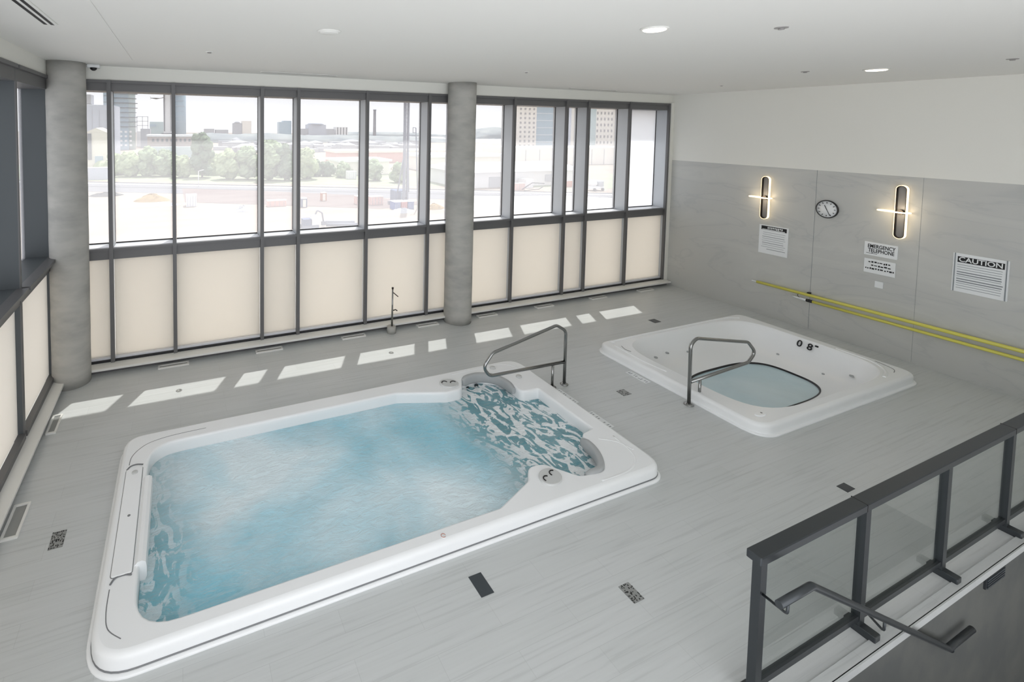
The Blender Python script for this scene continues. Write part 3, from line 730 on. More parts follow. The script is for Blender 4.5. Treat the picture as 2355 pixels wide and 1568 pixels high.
# ------------------------------------------------------------------ right wall fittings
RW = XR
def board(name, label, cat, ya, yb, za, zb, group=None, th=0.012):
    t = thing(name, (RW, (ya + yb) / 2, (za + zb) / 2), label, cat, group)
    MB().box(RW - th, yb, zb, RW, ya, za).build('panel', 'sign', t)
    return t
def wbox(mb, ya, yb, za, zb, d=0.014, t=0.002):   # a thin mark on a board, ya > yb, za > zb
    return mb.box(RW - d - t, yb, zb, RW - d + 0.003, ya, za)
# rules sign on the left
s = board('rules_sign', 'white rules sign with narrow black heading, below the left wall light', 'sign', 6.54, 6.00, 1.985, 1.365)
MB().box(RW - 0.014, 6.03, 1.88, RW - 0.0115, 6.50, 1.965).build('heading', 'signink', s)
ln = MB()
random.seed(3)
for k in range(9):
    y = 6.38 - k * 0.032
    ln.box(RW - 0.017, y - 0.02, 1.905 + random.uniform(0, .02), RW - 0.0135, y, 1.95)
ln.box(RW - 0.017, 6.06, 1.886, RW - 0.0135, 6.48, 1.897)
ln.build('lettering', 'sign', s)
ln = MB()
for k in range(9):
    z = 1.83 - k * 0.045
    ln.box(RW - 0.015, 6.04 + random.uniform(0, 0.05), z - 0.006 - (k % 3 == 2) * 0.004, RW - 0.0115, 6.5 - (k == 8) * 0.08 - random.uniform(0, 0.04), z)
ln.build('text_lines', 'signgrey', s)
# emergency telephone sign
s = board('telephone_sign', 'white sign in bold black capitals reading EMERGENCY TELEPHONE', 'sign', 4.80, 4.355, 2.0, 1.755)
text_obj('EMERGENCY', 0.095, (RW - 0.0125, 4.57, 1.925), (0, -1, 0), (0, 0, 1), 'signink', s, width=0.37)
text_obj('TELEPHONE', 0.095, (RW - 0.0125, 4.57, 1.845), (0, -1, 0), (0, 0, 1), 'signink', s, width=0.35)
MB().box(RW - 0.014, 4.62, 1.79, RW - 0.0115, 4.77, 1.797).box(RW - 0.014, 4.685, 1.79, RW - 0.0115, 4.695, 1.808).build('text_lines', 'signink', s)
# address sign below
s = board('small_notice', 'white notice with three broken lines of black lettering below the telephone sign', 'sign', 4.79, 4.37, 1.69, 1.43)
random.seed(11)
for row, (z, y0, y1) in enumerate(((1.635, 4.73, 4.44), (1.575, 4.69, 4.46), (1.515, 4.77, 4.40))):
    mb = MB(); y = y0
    while y > y1:
        wd = random.uniform(0.015, 0.04)
        mb.box(RW - 0.0145, y - wd, z - 0.018 + random.uniform(0, 0.012), RW - 0.0115, y, z + 0.018 - random.uniform(0, 0.012)); y -= wd + random.uniform(0.008, 0.02)
    mb.build('lettering', 'signink', s)
# caution sign
s = board('caution_sign', 'large white sign headed CAUTION in white letters on black, rightmost on the stone wall', 'sign', 3.70, 3.12, 2.06, 1.43)
MB().box(RW - 0.014, 3.165, 1.915, RW - 0.0115, 3.65, 2.01).build('heading', 'signink', s)
text_obj('CAUTION', 0.108, (RW - 0.0155, 3.408, 1.962), (0, -1, 0), (0, 0, 1), 'sign', s, width=0.45)
ln = MB(); random.seed(5)
for k in range(11):
    z = 1.88 - k * 0.038
    ln.box(RW - 0.014, 3.17 + random.uniform(0, 0.02), z - 0.007 - (k in (3, 4, 6, 7)) * 0.009, RW - 0.0115, 3.65, z)
ln.build('text_lines', 'signgrey', s)
for yy in (3.672, 3.138): MB().box(RW - 0.02, yy, 1.43, RW - 0.011, yy + 0.01, 2.06).build('holder_edge', 'signgrey', s)
# blank plate
t = thing('wall_plate', (RW, 4.57, 1.24), 'small blank white wall plate under the two telephone notices', 'wall plate')
MB().box(RW - 0.014, 4.515, 1.185, RW, 4.625, 1.30).build('plate', 'sign', t)

# wall clock
ck = thing('wall_clock', (RW, 5.38, 2.50), 'round white wall clock with thin black hands between the two wall lights', 'clock')
cc = (RW, 5.38, 2.50)
MB().lathe(cc, [(0.175, 0), (0.178, 0.03), (0.172, 0.042), (0.162, 0.042), (0.16, 0.034)], 48, 'x').build('rim', 'black', ck)
MB().lathe(cc, [(0.161, 0.005), (0.161, 0.035), (0, 0.035)], 48, 'x').build('face', 'sign', ck)
for k in range(12):
    a = math.radians(90 - 30 * k); R0, R1 = 0.115, 0.14
    c_, s_ = math.cos(a), math.sin(a)
    # right on the wall is -y
    y0, z0 = 5.38 - c_ * R0, 2.5 + s_ * R0; y1, z1 = 5.38 - c_ * R1, 2.5 + s_ * R1
    MB().tube([(RW - 0.037, y0, z0), (RW - 0.037, y1, z1)], 0.006, 6).build('hour_mark', 'signink', ck)
def hand(deg, L, wd, nm):
    a = math.radians(90 - deg)
    MB().tube([(RW - 0.041, 5.38 + math.cos(a) * L * 0.15, 2.5 - math.sin(a) * L * 0.15), (RW - 0.041, 5.38 - math.cos(a) * L, 2.5 + math.sin(a) * L)], wd, 6).build(nm, 'signink', ck)
hand(335, 0.085, 0.006, 'hour_hand'); hand(155, 0.13, 0.005, 'minute_hand')

# wall lights: an upright LED loop crossed by a horizontal one
def sconce(yc, zc, Hh, label):
    t = thing('wall_light', (RW, yc, zc), label, 'wall light', 'looped LED wall lights')
    def stad(hw, hh, n=14):   # in (a,b) plane
        return [(hw * math.cos(q), hh - hw + hw * math.sin(q)) for q in [math.pi * k / n for k in range(n + 1)]] + [(hw * math.cos(q), -hh + hw + hw * math.sin(q)) for q in [math.pi + math.pi * k / n for k in range(n + 1)]]
    def band(o_, i_, d0, d1, plane):
        mb = MB()
        def P(pt, d): return (RW - d, yc + pt[0], zc + pt[1]) if plane == 'v' else (RW - 0.075 + pt[0], yc + 0.08 + pt[1], zc + d)
        return mb.rings([[P(p, d0) for p in o_], [P(p, d1) for p in o_], [P(p, d1) for p in i_], [P(p, d0) for p in i_], [P(p, d0) for p in o_]])
    o_ = stad(0.075, Hh); m_ = stad(0.066, Hh - 0.009); i_ = stad(0.058, Hh - 0.017)
    band(o_, m_, 0.012, 0.075, 'v').build('light_loop', 'ledlight', t)
    band(m_, i_, 0.010, 0.078, 'v').build('inner_loop', 'darkmetal', t)
    MB().rings([[(RW - 0.012, yc + a, zc + b) for a, b in i_], [(RW - 0.016, yc + a, zc + b) for a, b in i_]], cap1=True, smooth=False).build('back_plate', 'mirror', t)
    # horizontal loop
    o2 = [(b, a) for a, b in stad(0.07, 0.21)]
    o2 = stad(0.068, 0.22); i2 = stad(0.055, 0.207)
    band(o2, i2, -0.012, 0.010, 'h').build('light_loop', 'ledlight', t)
    MB().tube([(RW, yc, zc), (RW - 0.09, yc, zc)], 0.045, 20).build('hub', 'darkmetal', t)
    return t
sconce(6.44, 2.58, 0.465, 'looped LED wall light on the stone wall above the left rules sign')
sconce(4.335, 2.62, 0.475, 'looped LED wall light on the stone wall above the telephone sign')
for (y, z) in ((6.44, 2.58), (4.335, 2.62)):
    ld = bpy.data.lights.new('sconce_glow', 'POINT'); ld.energy = 2.5; ld.color = (1.0, 0.82, 0.58); ld.shadow_soft_size = 0.08
    lo = bpy.data.objects.new('sconce_glow', ld); C.objects.link(lo); lo.location = (RW - 0.16, y, z)

# rescue poles
p = thing('rescue_pole', (RW - 0.06, 4.0, 0.72), 'upper of two long yellow poles hung on the stone wall', 'pole')
MB().tube([(RW - 0.07, 6.50, 0.715), (RW - 0.07, 1.6, 0.76)], 0.03, 12).build('shaft', 'yellow', p)
MB().tube([(RW - 0.07, 6.60, 0.713), (RW - 0.07, 6.50, 0.715)], 0.014, 10).build('tip', 'sign', p)
p = thing('rescue_pole', (RW - 0.06, 3.5, 0.62), 'lower yellow pole with white float at its far end, hung on the stone wall', 'pole')
MB().tube([(RW - 0.07, 5.52, 0.612), (RW - 0.07, 1.6, 0.625)], 0.027, 12).build('shaft', 'yellow', p)
MB().tube([(RW - 0.07, 5.84, 0.615), (RW - 0.07, 5.6, 0.612)], [0.016, 0.026], 12).build('float', 'sign', p)
MB().tube([(RW - 0.07, 5.60, 0.612), (RW - 0.07, 5.50, 0.612)], 0.03, 12).build('hook_mount', 'black', p)
ringp = [(RW - 0.075, 5.66 + 0.09 * math.cos(a), 0.67 + 0.05 * math.sin(a)) for a in [math.pi * (-0.4 + 1.0 * k / 12) for k in range(13)]]
MB().tube(ringp, 0.005, 6).build('hook_wire', 'darkmetal', p)
b = thing('pole_bracket', (RW, 5.57, 0.76), 'small black bracket on the panel joint holding the upper yellow pole', 'bracket')
MB().box(RW - 0.07, 5.56, 0.745, RW, 5.60, 0.775).build('arm', 'black', b)

# ------------------------------------------------------------------ ceiling fittings
def slot_diffuser(x0, x1, y0, y1, label, slots=1, along='x'):
    t = thing('slot_diffuser', ((x0 + x1) / 2, (y0 + y1) / 2, ZC), label, 'air diffuser', 'ceiling air slots')
    MB().box(x0, y0, ZC - 0.008, x1, y1, ZC).build('frame', 'ceiling', t)
    for k in range(slots):
        if along == 'x':
            ww = (y1 - y0) / (2 * slots + 1); a = y0 + ww * (2 * k + 1)
            MB().box(x0 + 0.01, a, ZC - 0.010, x1 - 0.01, a + ww, ZC - 0.0075).build('slot', 'black', t)
        else:
            ww = (x1 - x0) / (2 * slots + 1); a = x0 + ww * (2 * k + 1)
            MB().box(a, y0 + 0.01, ZC - 0.010, a + ww, y1 - 0.005, ZC - 0.0075).build('slot', 'black', t)
slot_diffuser(-1.17, -1.03, 3.6, 5.28, 'wide two-slot air diffuser in the ceiling at the upper left corner', 2, 'y')
slot_diffuser(1.30, 2.66, 8.27, 8.33, 'long thin air slot in the ceiling left of the middle column', 1)
slot_diffuser(8.05, 9.45, 8.27, 8.33, 'long thin air slot in the ceiling right of the middle column', 1)
def ceil_disc(name, x, y, r, label, cat, mt, group=None, lens=None):
    t = thing(name, (x, y, ZC), label, cat, group)
    MB().lathe((x, y, ZC), [(r, 0.001), (r, -0.008), (r * 0.9, -0.016), (r * 0.8, -0.012)], 36).build('trim_ring', 'ceiling', t)
    MB().lathe((x, y, ZC), [(r * 0.82, 0.0), (r * 0.8, -0.019), (r * 0.7, -0.024), (0.0, -0.025)], 36).build(lens or 'lens', mt, t)
    return t
ceil_disc('ceiling_speaker', 1.36, 4.50, 0.115, 'round white ceiling speaker, the largest disc on the left half of the ceiling', 'speaker', 'ceiling', lens='grille')
ceil_disc('downlight', 3.99, 3.12, 0.115, 'lit round downlight near the top centre of the ceiling', 'downlight', 'lamp')
ceil_disc('downlight', 9.32, 3.77, 0.14, 'lit round downlight over the stone wall side, right of the sprinklers', 'downlight', 'lamp')
def sprinkler(x, y, r, label, m='ceiling'):
    t = thing('sprinkler', (x, y, ZC), label, 'sprinkler', 'flush ceiling sprinklers')
    MB().lathe((x, y, ZC), [(r, 0.001), (r, -0.006), (r * 0.9, -0.008), (0, -0.009)], 24).build('cover_plate', m, t)
    MB().lathe((x, y, ZC - 0.008), [(r * 0.5, 0), (r * 0.45, -0.012), (0, -0.014)], 16).build('head', 'mirror', t)
sprinkler(0.37, 6.38, 0.05, 'small white sprinkler disc in the ceiling left of the long air slot')
sprinkler(4.94, 2.64, 0.05, 'small sprinkler disc in the ceiling just right of the top centre downlight', 'mirror')
sprinkler(8.82, 4.37, 0.05, 'small sprinkler disc in the ceiling left of the lit downlight by the stone wall', 'mirror')
sprinkler(10.07, 6.36, 0.04, 'small sprinkler disc in the ceiling near the corner of window and stone wall')
sprinkler(5.20, 6.29, 0.04, 'small sprinkler disc in the ceiling above the middle column')
sprinkler(9.40, 2.58, 0.05, 'small sprinkler disc in the ceiling at the far right edge', 'mirror')
t = thing('security_camera', (-1.22, 8.55, ZC), 'white ceiling security camera with black dome beside the corner column', 'security camera')
MB().bbox(-1.30, 8.50, ZC - 0.05, -1.12, 8.62, ZC, 0.02).build('housing', 'sign', t)
MB().lathe((-1.21, 8.54, ZC - 0.05), [(0.05, 0), (0.045, -0.025), (0.02, -0.045), (0, -0.048)], 20).build('dome', 'black', t)

# ------------------------------------------------------------------ floor fittings
def grille(x0, y0, x1, y1, label):
    t = thing('floor_vent', ((x0 + x1) / 2, (y0 + y1) / 2, 0), label, 'floor vent', 'white rimmed floor vents under the windows')
    w_ = 0.035 if (x1 - x0) > (y1 - y0) else 0.03
    lo = rrect(x0, y0, x1, y1, 0.01, 2); li = offset(lo, -w_ * 0.8)
    mb = MB().fill(lo, [li], 0.022); mb.rings([[(x, y, z) for x, y in lo] for z in (0, 0.022)], smooth=False); mb.rings([[(x, y, z) for x, y in li] for z in (0.022, 0.004)], smooth=False)
    mb.build('rim', 'ledge', t)
    MB().box(x0 + w_ * 0.6, y0 + w_ * 0.6, 0.002, x1 - w_ * 0.6, y1 - w_ * 0.6, 0.008).build('inset', 'drain', t)
gp = [(-0.10, 'leftmost floor vent under the long window'), (1.48, 'second floor vent from the left under the long window'), (3.08, 'floor vent just left of the foot shower'),
      (4.68, 'floor vent just left of the middle column base'), (6.12, 'floor vent just right of the middle column base'), (7.62, 'floor vent between the second and fourth right of the middle column'), (9.28, 'second to last floor vent towards the stone wall'), (10.85, 'last floor vent, nearest the corner with the stone wall')]
gp[5] = (7.66, 'second floor vent right of the middle column')
for x, l in gp: grille(x - 0.24, 8.38, x + 0.24, 8.52 - 0.02, l)
grille(-1.62, 7.07, -1.50, 7.50, 'floor vent by the left ledge, close to the corner column')
grille(-1.62, 5.36, -1.47, 5.83, 'large near floor vent by the left ledge at the left picture edge')

def plate(name, cat, x0, y0, x1, y1, m, label, group=None):
    t = thing(name, ((x0 + x1) / 2, (y0 + y1) / 2, 0), label, cat, group)
    MB().box(x0, y0, 0.0005, x1, y1, 0.004).build('cover', m, t)
    return t
plate('floor_hatch', 'floor hatch', 2.375, 3.255, 2.505, 3.455, 'slate', 'plain dark slate square set in the deck in front of the swim spa')
plate('floor_hatch', 'floor hatch', 9.20, 6.90, 9.38, 7.06, 'slate', 'dark rectangular plate set in the deck behind the hot tub')
plate('floor_hatch', 'floor hatch', 6.90, 2.80, 7.05, 2.90, 'slate', 'small grey plate in the deck just behind the balustrade top rail')
def speckled(x0, y0, x1, y1, label, dens):
    t = plate('floor_drain', 'floor drain', x0, y0, x1, y1, 'drain', label, 'speckled drain covers in the deck')
    mb = MB(); n = 9
    for i in range(n):
        for k in range(n):
            if random.random() < dens:
                u = x0 + (x1 - x0) * (i + random.random() * 0.5) / n; v = y0 + (y1 - y0) * (k + random.random() * 0.5) / n
                mb.box(u, v, 0.0035, u + (x1 - x0) / n * random.uniform(0.4, 0.9), v + (y1 - y0) / n * random.uniform(0.3, 0.8), 0.0055)
    mb.build('slots', 'black', t)
speckled(3.555, 2.745, 3.675, 2.905, 'speckled drain cover in the deck, right of the dark slate square', 0.45)
speckled(-1.17, 5.10, -1.05, 5.31, 'speckled drain cover in the deck left of the swim spa', 0.6)
speckled(6.21, 5.11, 6.37, 5.25, 'speckled drain cover in the deck between the two tubs', 0.5)
def outlet(x, y, label):
    t = thing('deck_socket', (x, y, 0), label, 'deck fitting', 'small round fittings in the sunlit deck')
    MB().lathe((x, y, 0.0005), [(0.045, 0), (0.045, 0.003), (0.03, 0.003), (0.03, 0.001), (0, 0.001)], 20).build('ring', 'drain', t)
outlet(-0.02, 7.60, 'small round fitting in the second patch of sun from the left')
outlet(3.49, 7.60, 'small round fitting in the patch of sun below the foot shower')
# depth tiles beside the tubs
def depth_tile(x0, y0, x1, y1, label):
    t = thing('depth_marker', ((x0 + x1) / 2, (y0 + y1) / 2, 0), label, 'marker tile', 'white marker tiles on the deck')
    MB().box(x0, y0, 0.0005, x1, y1, 0.006).build('tile', 'sign', t)
    mb = MB(); n = 4; L = (y1 - y0) / n
    for k in range(n):
        a = y0 + k * L; cx = (x0 + x1) / 2
        mb.box(cx - 0.03, a + L * 0.2, 0.0055, cx + 0.02, a + L * 0.32, 0.0075)
        if k % 2: mb.box(cx - 0.03, a + L * 0.2, 0.0055, cx - 0.02, a + L * 0.75, 0.0075)
        if k != 1: mb.box(cx - 0.02, a + L * 0.62, 0.0055, cx + 0.03, a + L * 0.72, 0.0075)
    mb.build('marks', 'signgrey', t)
depth_tile(5.33, 5.22, 5.44, 5.60, 'white marker tile beside the far half of the swim spa short side')
depth_tile(5.33, 4.60, 5.44, 4.98, 'white marker tile beside the near half of the swim spa short side')
depth_tile(6.84, 5.25, 6.96, 5.62, 'white marker tile on the deck against the left side of the hot tub')

# ------------------------------------------------------------------ outside
G = -16.0
O = {}
def dim(c): return tuple(v * 0.78 for v in c)
def om(n, rgb, **k):
    dim = (lambda c: tuple(v * 0.80 for v in c)) if n in ('sand', 'road', 'asphalt', 'line', 'grass', 'fence', 'orange', 'timber') else (lambda c: tuple(min(235, v * 1.02) for v in c))
    if 'var' in k: k['var'] = (k['var'][0], dim(k['var'][1])) + tuple(k['var'][2:])
    O[n] = mat('out_' + n, dim(rgb), rough=k.get('rough', 0.85), spec=0.15, **{a: b for a, b in k.items() if a != 'rough'}); return O[n]
om('sand', (190, 178, 167), var=((0.04, 0.16, 1), (176, 160, 148), 0.45, 0.7)); om('road', (146, 148, 154)); om('asphalt', (140, 124, 122), var=((0.05, 0.4, 1), (160, 148, 144)))
om('line', (96, 98, 100)); om('grass', (168, 184, 150), var=((0.1, 0.2, 1), (190, 196, 170))); om('far', (186, 190, 188))
om('leaf', (112, 130, 104), var=((1, 1, 1), (150, 165, 132), 0.35, 0.65)); om('leaf2', (134, 150, 116), var=((1, 1, 1), (165, 176, 140), 0.35, 0.65)); om('leaf3', (92, 112, 92), var=((1, 1, 1), (120, 136, 112), 0.35, 0.65))
om('bark', (110, 104, 96)); om('white', (220, 221, 222)); om('lav', (178, 184, 196)); om('cream', (222, 216, 205)); om('glassb', (150, 172, 186), rough=0.3); om('glassg', (170, 188, 190), rough=0.3)
om('slit', (96, 100, 106)); om('brick', (170, 158, 152)); om('beige', (226, 222, 214)); om('pane', (150, 150, 152)); om('grey', (165, 168, 174)); om('hill', (120, 128, 134), var=((0.05, 0.05, 0.1), (146, 152, 152)))
om('blue', (70, 92, 150)); om('red', (190, 96, 84)); om('pink', (212, 176, 168)); om('orange', (222, 150, 110)); om('navy', (92, 104, 128)); om('steel', (120, 126, 138)); om('timber', (190, 164, 120)); om('fence', (224, 150, 120))

def ground(name, pts, m, z=G, label=None):
    mb = MB(); n = len(pts)
    mb.add([(x, y, z) for x, y in pts] + [(x, y, z - 0.3) for x, y in pts], [tuple(range(n)), tuple(range(2 * n - 1, n - 1, -1))] + [(i, i + n, (i + 1) % n + n, (i + 1) % n) for i in range(n)])
    o = mb.build(name, O[m]); o['kind'] = 'structure'
    if label: o['label'] = label
ground('sand_ground', [(-300, 12), (400, 12), (400, 1400), (-400, 1400)], 'sand', G - 0.02, 'pale sandy building site')
def strip(name, p0, p1, w0, w1, m, z, label):
    ground(name, [(p0[0], p0[1]), (p1[0], p1[1]), (p1[0], p1[1] + w1), (p0[0], p0[1] + w0)], m, z, label)
strip('road', (-90, 193), (240, 36), 26, 20, 'road', G + 0.02, 'pale grey road crossing behind the site')
strip('grass_bank', (-120, 232), (260, 70), 60, 60, 'grass', G + 0.01, 'pale green verge behind the road')
strip('road_kerb', (-90, 219), (240, 56), 1.6, 1.2, 'line', G + 0.06, 'dark kerb line of the road')
strip('road_kerb', (-90, 206), (240, 46), 0.7, 0.5, 'line', G + 0.05, 'dark line along the road')
strip('road_kerb', (-90, 214), (240, 52.5), 2.2, 1.5, 'white', G + 0.04, 'white line along the road')
ground('asphalt_strip', [(1.5, 133), (19.5, 123), (46, 108), (62, 112), (48, 132), (23, 150), (1, 162)], 'asphalt', G + 0.03, 'reddish grey strip of packed ground')
ground('asphalt_strip', [(60, 102), (84, 90), (140, 60), (150, 76), (110, 112), (80, 120)], 'white', G + 0.04, 'white paved yard to the right')

def block(mb, x0, x1, y0, y1, z1, z0=G): return mb.box(x0, y0, z0, x1, y1, z1)
def building(x0, x1, y0, y1, z1, m, label, z0=G, nm='building'):
    t = thing(nm, ((x0 + x1) / 2, (y0 + y1) / 2, z0), label, 'building')
    block(MB(), x0, x1, y0, y1, z1, z0).build('wall', O[m], t)
    return t
def windows(t, x0, x1, z0, z1, y, nx, nz, m='slit', fx=0.5, fz=0.5, nm='window', skip=0.0):
    for i in range(nx):
        for k in range(nz):
            if random.random() < skip: continue
            a = x0 + (x1 - x0) * (i + 0.5 - fx / 2) / nx; b_ = x0 + (x1 - x0) * (i + 0.5 + fx / 2) / nx
            c = z0 + (z1 - z0) * (k + 0.5 - fz / 2) / nz; d_ = z0 + (z1 - z0) * (k + 0.5 + fz / 2) / nz
            MB().box(a, y - 0.25, c, b_, y + 0.1, d_).build(nm, O[m], t)

# far left: cream hall in front of a lavender block
t = building(-36, -28, 230, 250, 0.5, 'cream', 'cream hall with tall dark slits at the far left of the view')
MB().add([(-36, 229.9, 0.5), (-28, 229.9, 0.5), (-32, 229.9, 2.4), (-36, 250, 0.5), (-28, 250, 0.5), (-32, 250, 2.4)], [(0, 1, 2), (5, 4, 3), (0, 2, 5, 3), (2, 1, 4, 5)]).build('gable', O['cream'], t)
MB().box(-35.2, 229.6, -11, -33.8, 230.1, 0).build('window', O['slit'], t)
MB().box(-32.6, 229.6, -14.5, -29.6, 230.1, -9.5).build('doorway', O['glassb'], t)
t = building(-54, -33, 300, 330, 14.5, 'lav', 'large lavender grey block behind the cream hall')
MB().box(-53, 299.5, 15, -44, 310, 20).build('plant_room', O['grey'], t)
windows(t, -52, -35, -8, 12, 300, 5, 1, 'grey', 0.03, 0.98, 'panel_joint')
t = building(-66, -57, 520, 540, 60, 'glassb', 'glass tower seen above the lavender block at the far left')
windows(t, -66, -57, 4, 58, 520, 1, 9, 'slit', 0.95, 0.08, 'floor_line')
t = thing('site_wall', (-29, 198, G), 'low pale wall at the road below the cream hall', 'wall')
MB().box(-36, 196, G, -23.5, 197, G + 4.2).build('panel', O['lav'], t)
MB().box(-36, 195.9, G + 4.2, -23.5, 197.1, G + 4.5).build('coping', O['white'], t)
# tower with balconies
t = thing('building', (-39, 430, G), 'tall glass tower with curved balconies on its right edge', 'building')
MB().box(-47, 420, G, -36, 440, 60).build('wall', O['glassb'], t)
MB().cyl((-36, 425), 4.6, G, 60, 24).build('curved_bay', O['glassg'], t)
for k in range(15):
    z = 2 + k * 3.7
    MB().box(-47.2, 418.6, z, -36, 420.2, z + 0.45).build('balcony_slab', O['slit'], t)
    MB().cyl((-36, 425), 6.2 if k % 3 else 5.4, z, z + 0.45, 24).build('balcony_ring', O['slit'], t)
windows(t, -46.5, -37, 30, 58, 420, 2, 7, 'lav', 0.6, 0.6)
windows(t, -46.5, -33, -14, 0, 420, 4, 4, 'white', 0.5, 0.4)
t = building(-35, -25, 480, 495, -2, 'white', 'pale low block with an open roof frame beside the glass tower')
for x in (-34.5, -30, -25.5): MB().box(x - 0.2, 480, -2, x + 0.2, 480.5, 11.3).build('frame_post', O['slit'], t)
for z in (3, 7, 11): MB().box(-35, 480, z, -25, 480.5, z + 0.35).build('frame_beam', O['slit'], t)
t = building(-30, -22.5, 455, 470, 0.5, 'grey', 'mid grey block in front of the pale blue one')
t = building(-26, -13, 520, 540, 7, 'glassg', 'pale blue green block left of the second tower')
MB().box(-26, 519, 2, -20, 521, 4.5).build('lower_roof', O['glassb'], t)
# second tower
t = thing('building', (-3, 505, G), 'slim second tower with a white spine and a round glass side', 'building')
MB().box(-13, 500, -4, -5, 515, 62).build('wall', O['white'], t)
MB().box(-12.8, 499.4, -2, -11.6, 500.4, 62).box(-6.6, 499.4, -2, -6.0, 500.4, 62).build('edge_line', O['slit'], t)
MB().box(-15, 498, -5, -4, 516, -4).build('podium', O['slit'], t)
MB().cyl((1.5, 508), 5.8, G, 47, 24).build('glass_drum', O['glassb'], t)
windows(t, -3, 6, 5, 45, 502.2, 1, 8, 'lav', 0.9, 0.08, 'floor_line')
# brick hall
t = building(-18, 9, 330, 350, -3.4, 'brick', 'long low brick hall with a pale roof edge behind the trees')
MB().box(-18.5, 329, -3.4, 9.5, 351, -2.3).build('roof', O['white'], t)
windows(t, -16, 8, -7, -4.4, 330, 9, 1, 'slit', 0.5, 0.7)
building(-17, 9, 318, 328, -9.5, 'glassg', 'pale lower annex in front of the brick hall')
# distant skyline
random.seed(21)
for (x0, x1, z1, m, lb) in ((43, 60, -2, 'grey', 'low distant block just left of the twin blocks'), (62, 84, -3.5, 'grey', 'low distant slab beside the twin blocks'), (93, 108, 8.8, 'grey', 'left of the twin distant blocks on the skyline'),
                            (108.5, 125, 13, 'beige', 'right and taller beige one of the twin distant blocks'), (176, 199, 12.0, 'glassb', 'bluish distant block in the narrow window bay'),
                            (288, 312, 4, 'white', 'striped white distant block left of the chimney')):
    t = building(x0, x1, 900, 920, z1, m, lb)
    if m == 'white': windows(t, 288, 312, -15, 3.5, 900, 4, 1, 'slit', 0.35, 0.95, 'stripe')
    elif m == 'grey' and z1 > 0: MB().cyl((100, 905), 6, z1, z1 + 3, 16, 3).build('roof_dome', O[m], t)
    elif m == 'glassb': MB().box(184, 901, 12, 199, 919, 14.5).build('roof_step', O[m], t)
t = building(232, 267, 900, 925, 8, 'lav', 'wide distant block with a domed roof')
MB().lathe((249, 912, 8), [(17, 0), (12, 3.2), (6, 5.4), (0, 6.2)], 24).build('roof_dome', O['lav'], t)
MB().box(205, 901, G, 284, 919, 0).build('wing', O['grey'], t)

def hill(name, pts, y, dy, m, label):
    """rounded ridge: profile pts (x,z) extruded and rounded in depth"""
    mb = MB(); rings = []
    n = 14
    for k in range(n + 1):
        a = math.pi * k / n; s_ = math.sin(a) ** 0.7
        rings.append([(x, y - math.cos(a) * dy, G - 1 + (z - G + 1) * s_ + 0.8 * noise.noise(Vector((x * 0.12, k * 0.7, 0)))) for x, z in pts])
    mb.rings(rings, closed=False)
    return tag(mb.build(name, O[m], loc=(pts[len(pts) // 2][0], y, G)), label, 'hill')
def dense(pts, n=6):
    out = []
    for (a, b) in zip(pts, pts[1:]):
        for k in range(n): out.append((a[0] + (b[0] - a[0]) * k / n, a[1] + (b[1] - a[1]) * k / n))
    return out + [pts[-1]]
hill('hill', dense([(-20, -10), (10, -7), (40, -5.5), (70, -7), (110, -5), (160, -8), (220, -7), (300, -9), (380, -12)], 8), 640, 60, 'hill', 'long low built up ridge along the horizon')
hill('hill', dense([(560, -18), (600, 0), (625, 4), (660, 8), (690, 2), (740, -16)], 8), 900, 60, 'hill', 'rounded wooded hill just right of the middle column')
hill('hill', dense([(330, -16), (370, -8), (450, -7), (560, -8), (660, -14)], 8), 1100, 50, 'hill', 'flat distant ridge behind the chimney')
c_ = MB().lathe((328, 800, G), [(3.0, 0), (2.4, 50), (3.0, 50.3), (3.0, 52)], 18).build('chimney', O['steel'], loc=(328, 800, G))
tag(c_, 'tall slim factory chimney on the skyline', 'chimney')

def rooftops():
    mb = MB(); rnd = random.Random(31)
    for k in range(70):
        y = rnd.uniform(360, 480); x = y * rnd.uniform(0.06, 0.52); w_ = rnd.uniform(6, 20); h_ = rnd.uniform(2, 6.5) * (y / 450)
        mb.box(x, y, G, x + w_, y + rnd.uniform(8, 14), G + h_)
        if k % 3 == 0: mb.add([(x - .5, y - .5, G + h_), (x + w_ + .5, y - .5, G + h_), (x + w_ / 2, y + 5, G + h_ + 2.5), (x + w_ + .5, y + 12, G + h_), (x - .5, y + 12, G + h_)], [(0, 1, 2), (1, 3, 2), (3, 4, 2), (4, 0, 2)])
    tag(mb.build('rooftops', O['grey'], loc=(110, 450, G)), 'jumble of distant grey rooftops above the trees', 'rooftops', kind='stuff')
rooftops()
# right side buildings
t = building(264, 285, 330, 350, 62, 'beige', 'tall beige tower with a grid of small dark windows')
windows(t, 266, 284.5, -12, 58, 330, 4, 18, 'pane', 0.35, 0.45)
t = building(286, 307, 332, 352, 64, 'glassb', 'blue glass tower attached to the beige one')
windows(t, 286, 307, -10, 58, 332, 1, 11, 'white', 0.98, 0.06, 'floor_line')
t = building(345, 376, 330, 352, 43, 'beige', 'second beige tower, nearer the stone wall')
windows(t, 352, 374, -10, 38, 330, 5, 9, 'pane', 0.35, 0.45)
MB().box(345, 329.4, -12, 352, 330.5, 30).build('glass_bay', O['glassg'], t)
for k in range(7): MB().box(376, 329, -6 + k * 4.5, 380, 345, -4.5 + k * 4.5).build('balcony', O['navy'], t)
building(385, 402, 400, 420, 50, 'lav', 'pale lavender tower between the two beige ones')
t = building(168, 262, 210, 240, -6.2, 'beige', 'long blank beige podium below the towers')
windows(t, 170, 255, G, -7, 210, 9, 1, 'grey', 0.02, 0.95, 'wall_joint')
t = building(88, 136, 136, 160, -10.6, 'white', 'long white warehouse with a shallow roof right of the middle column')
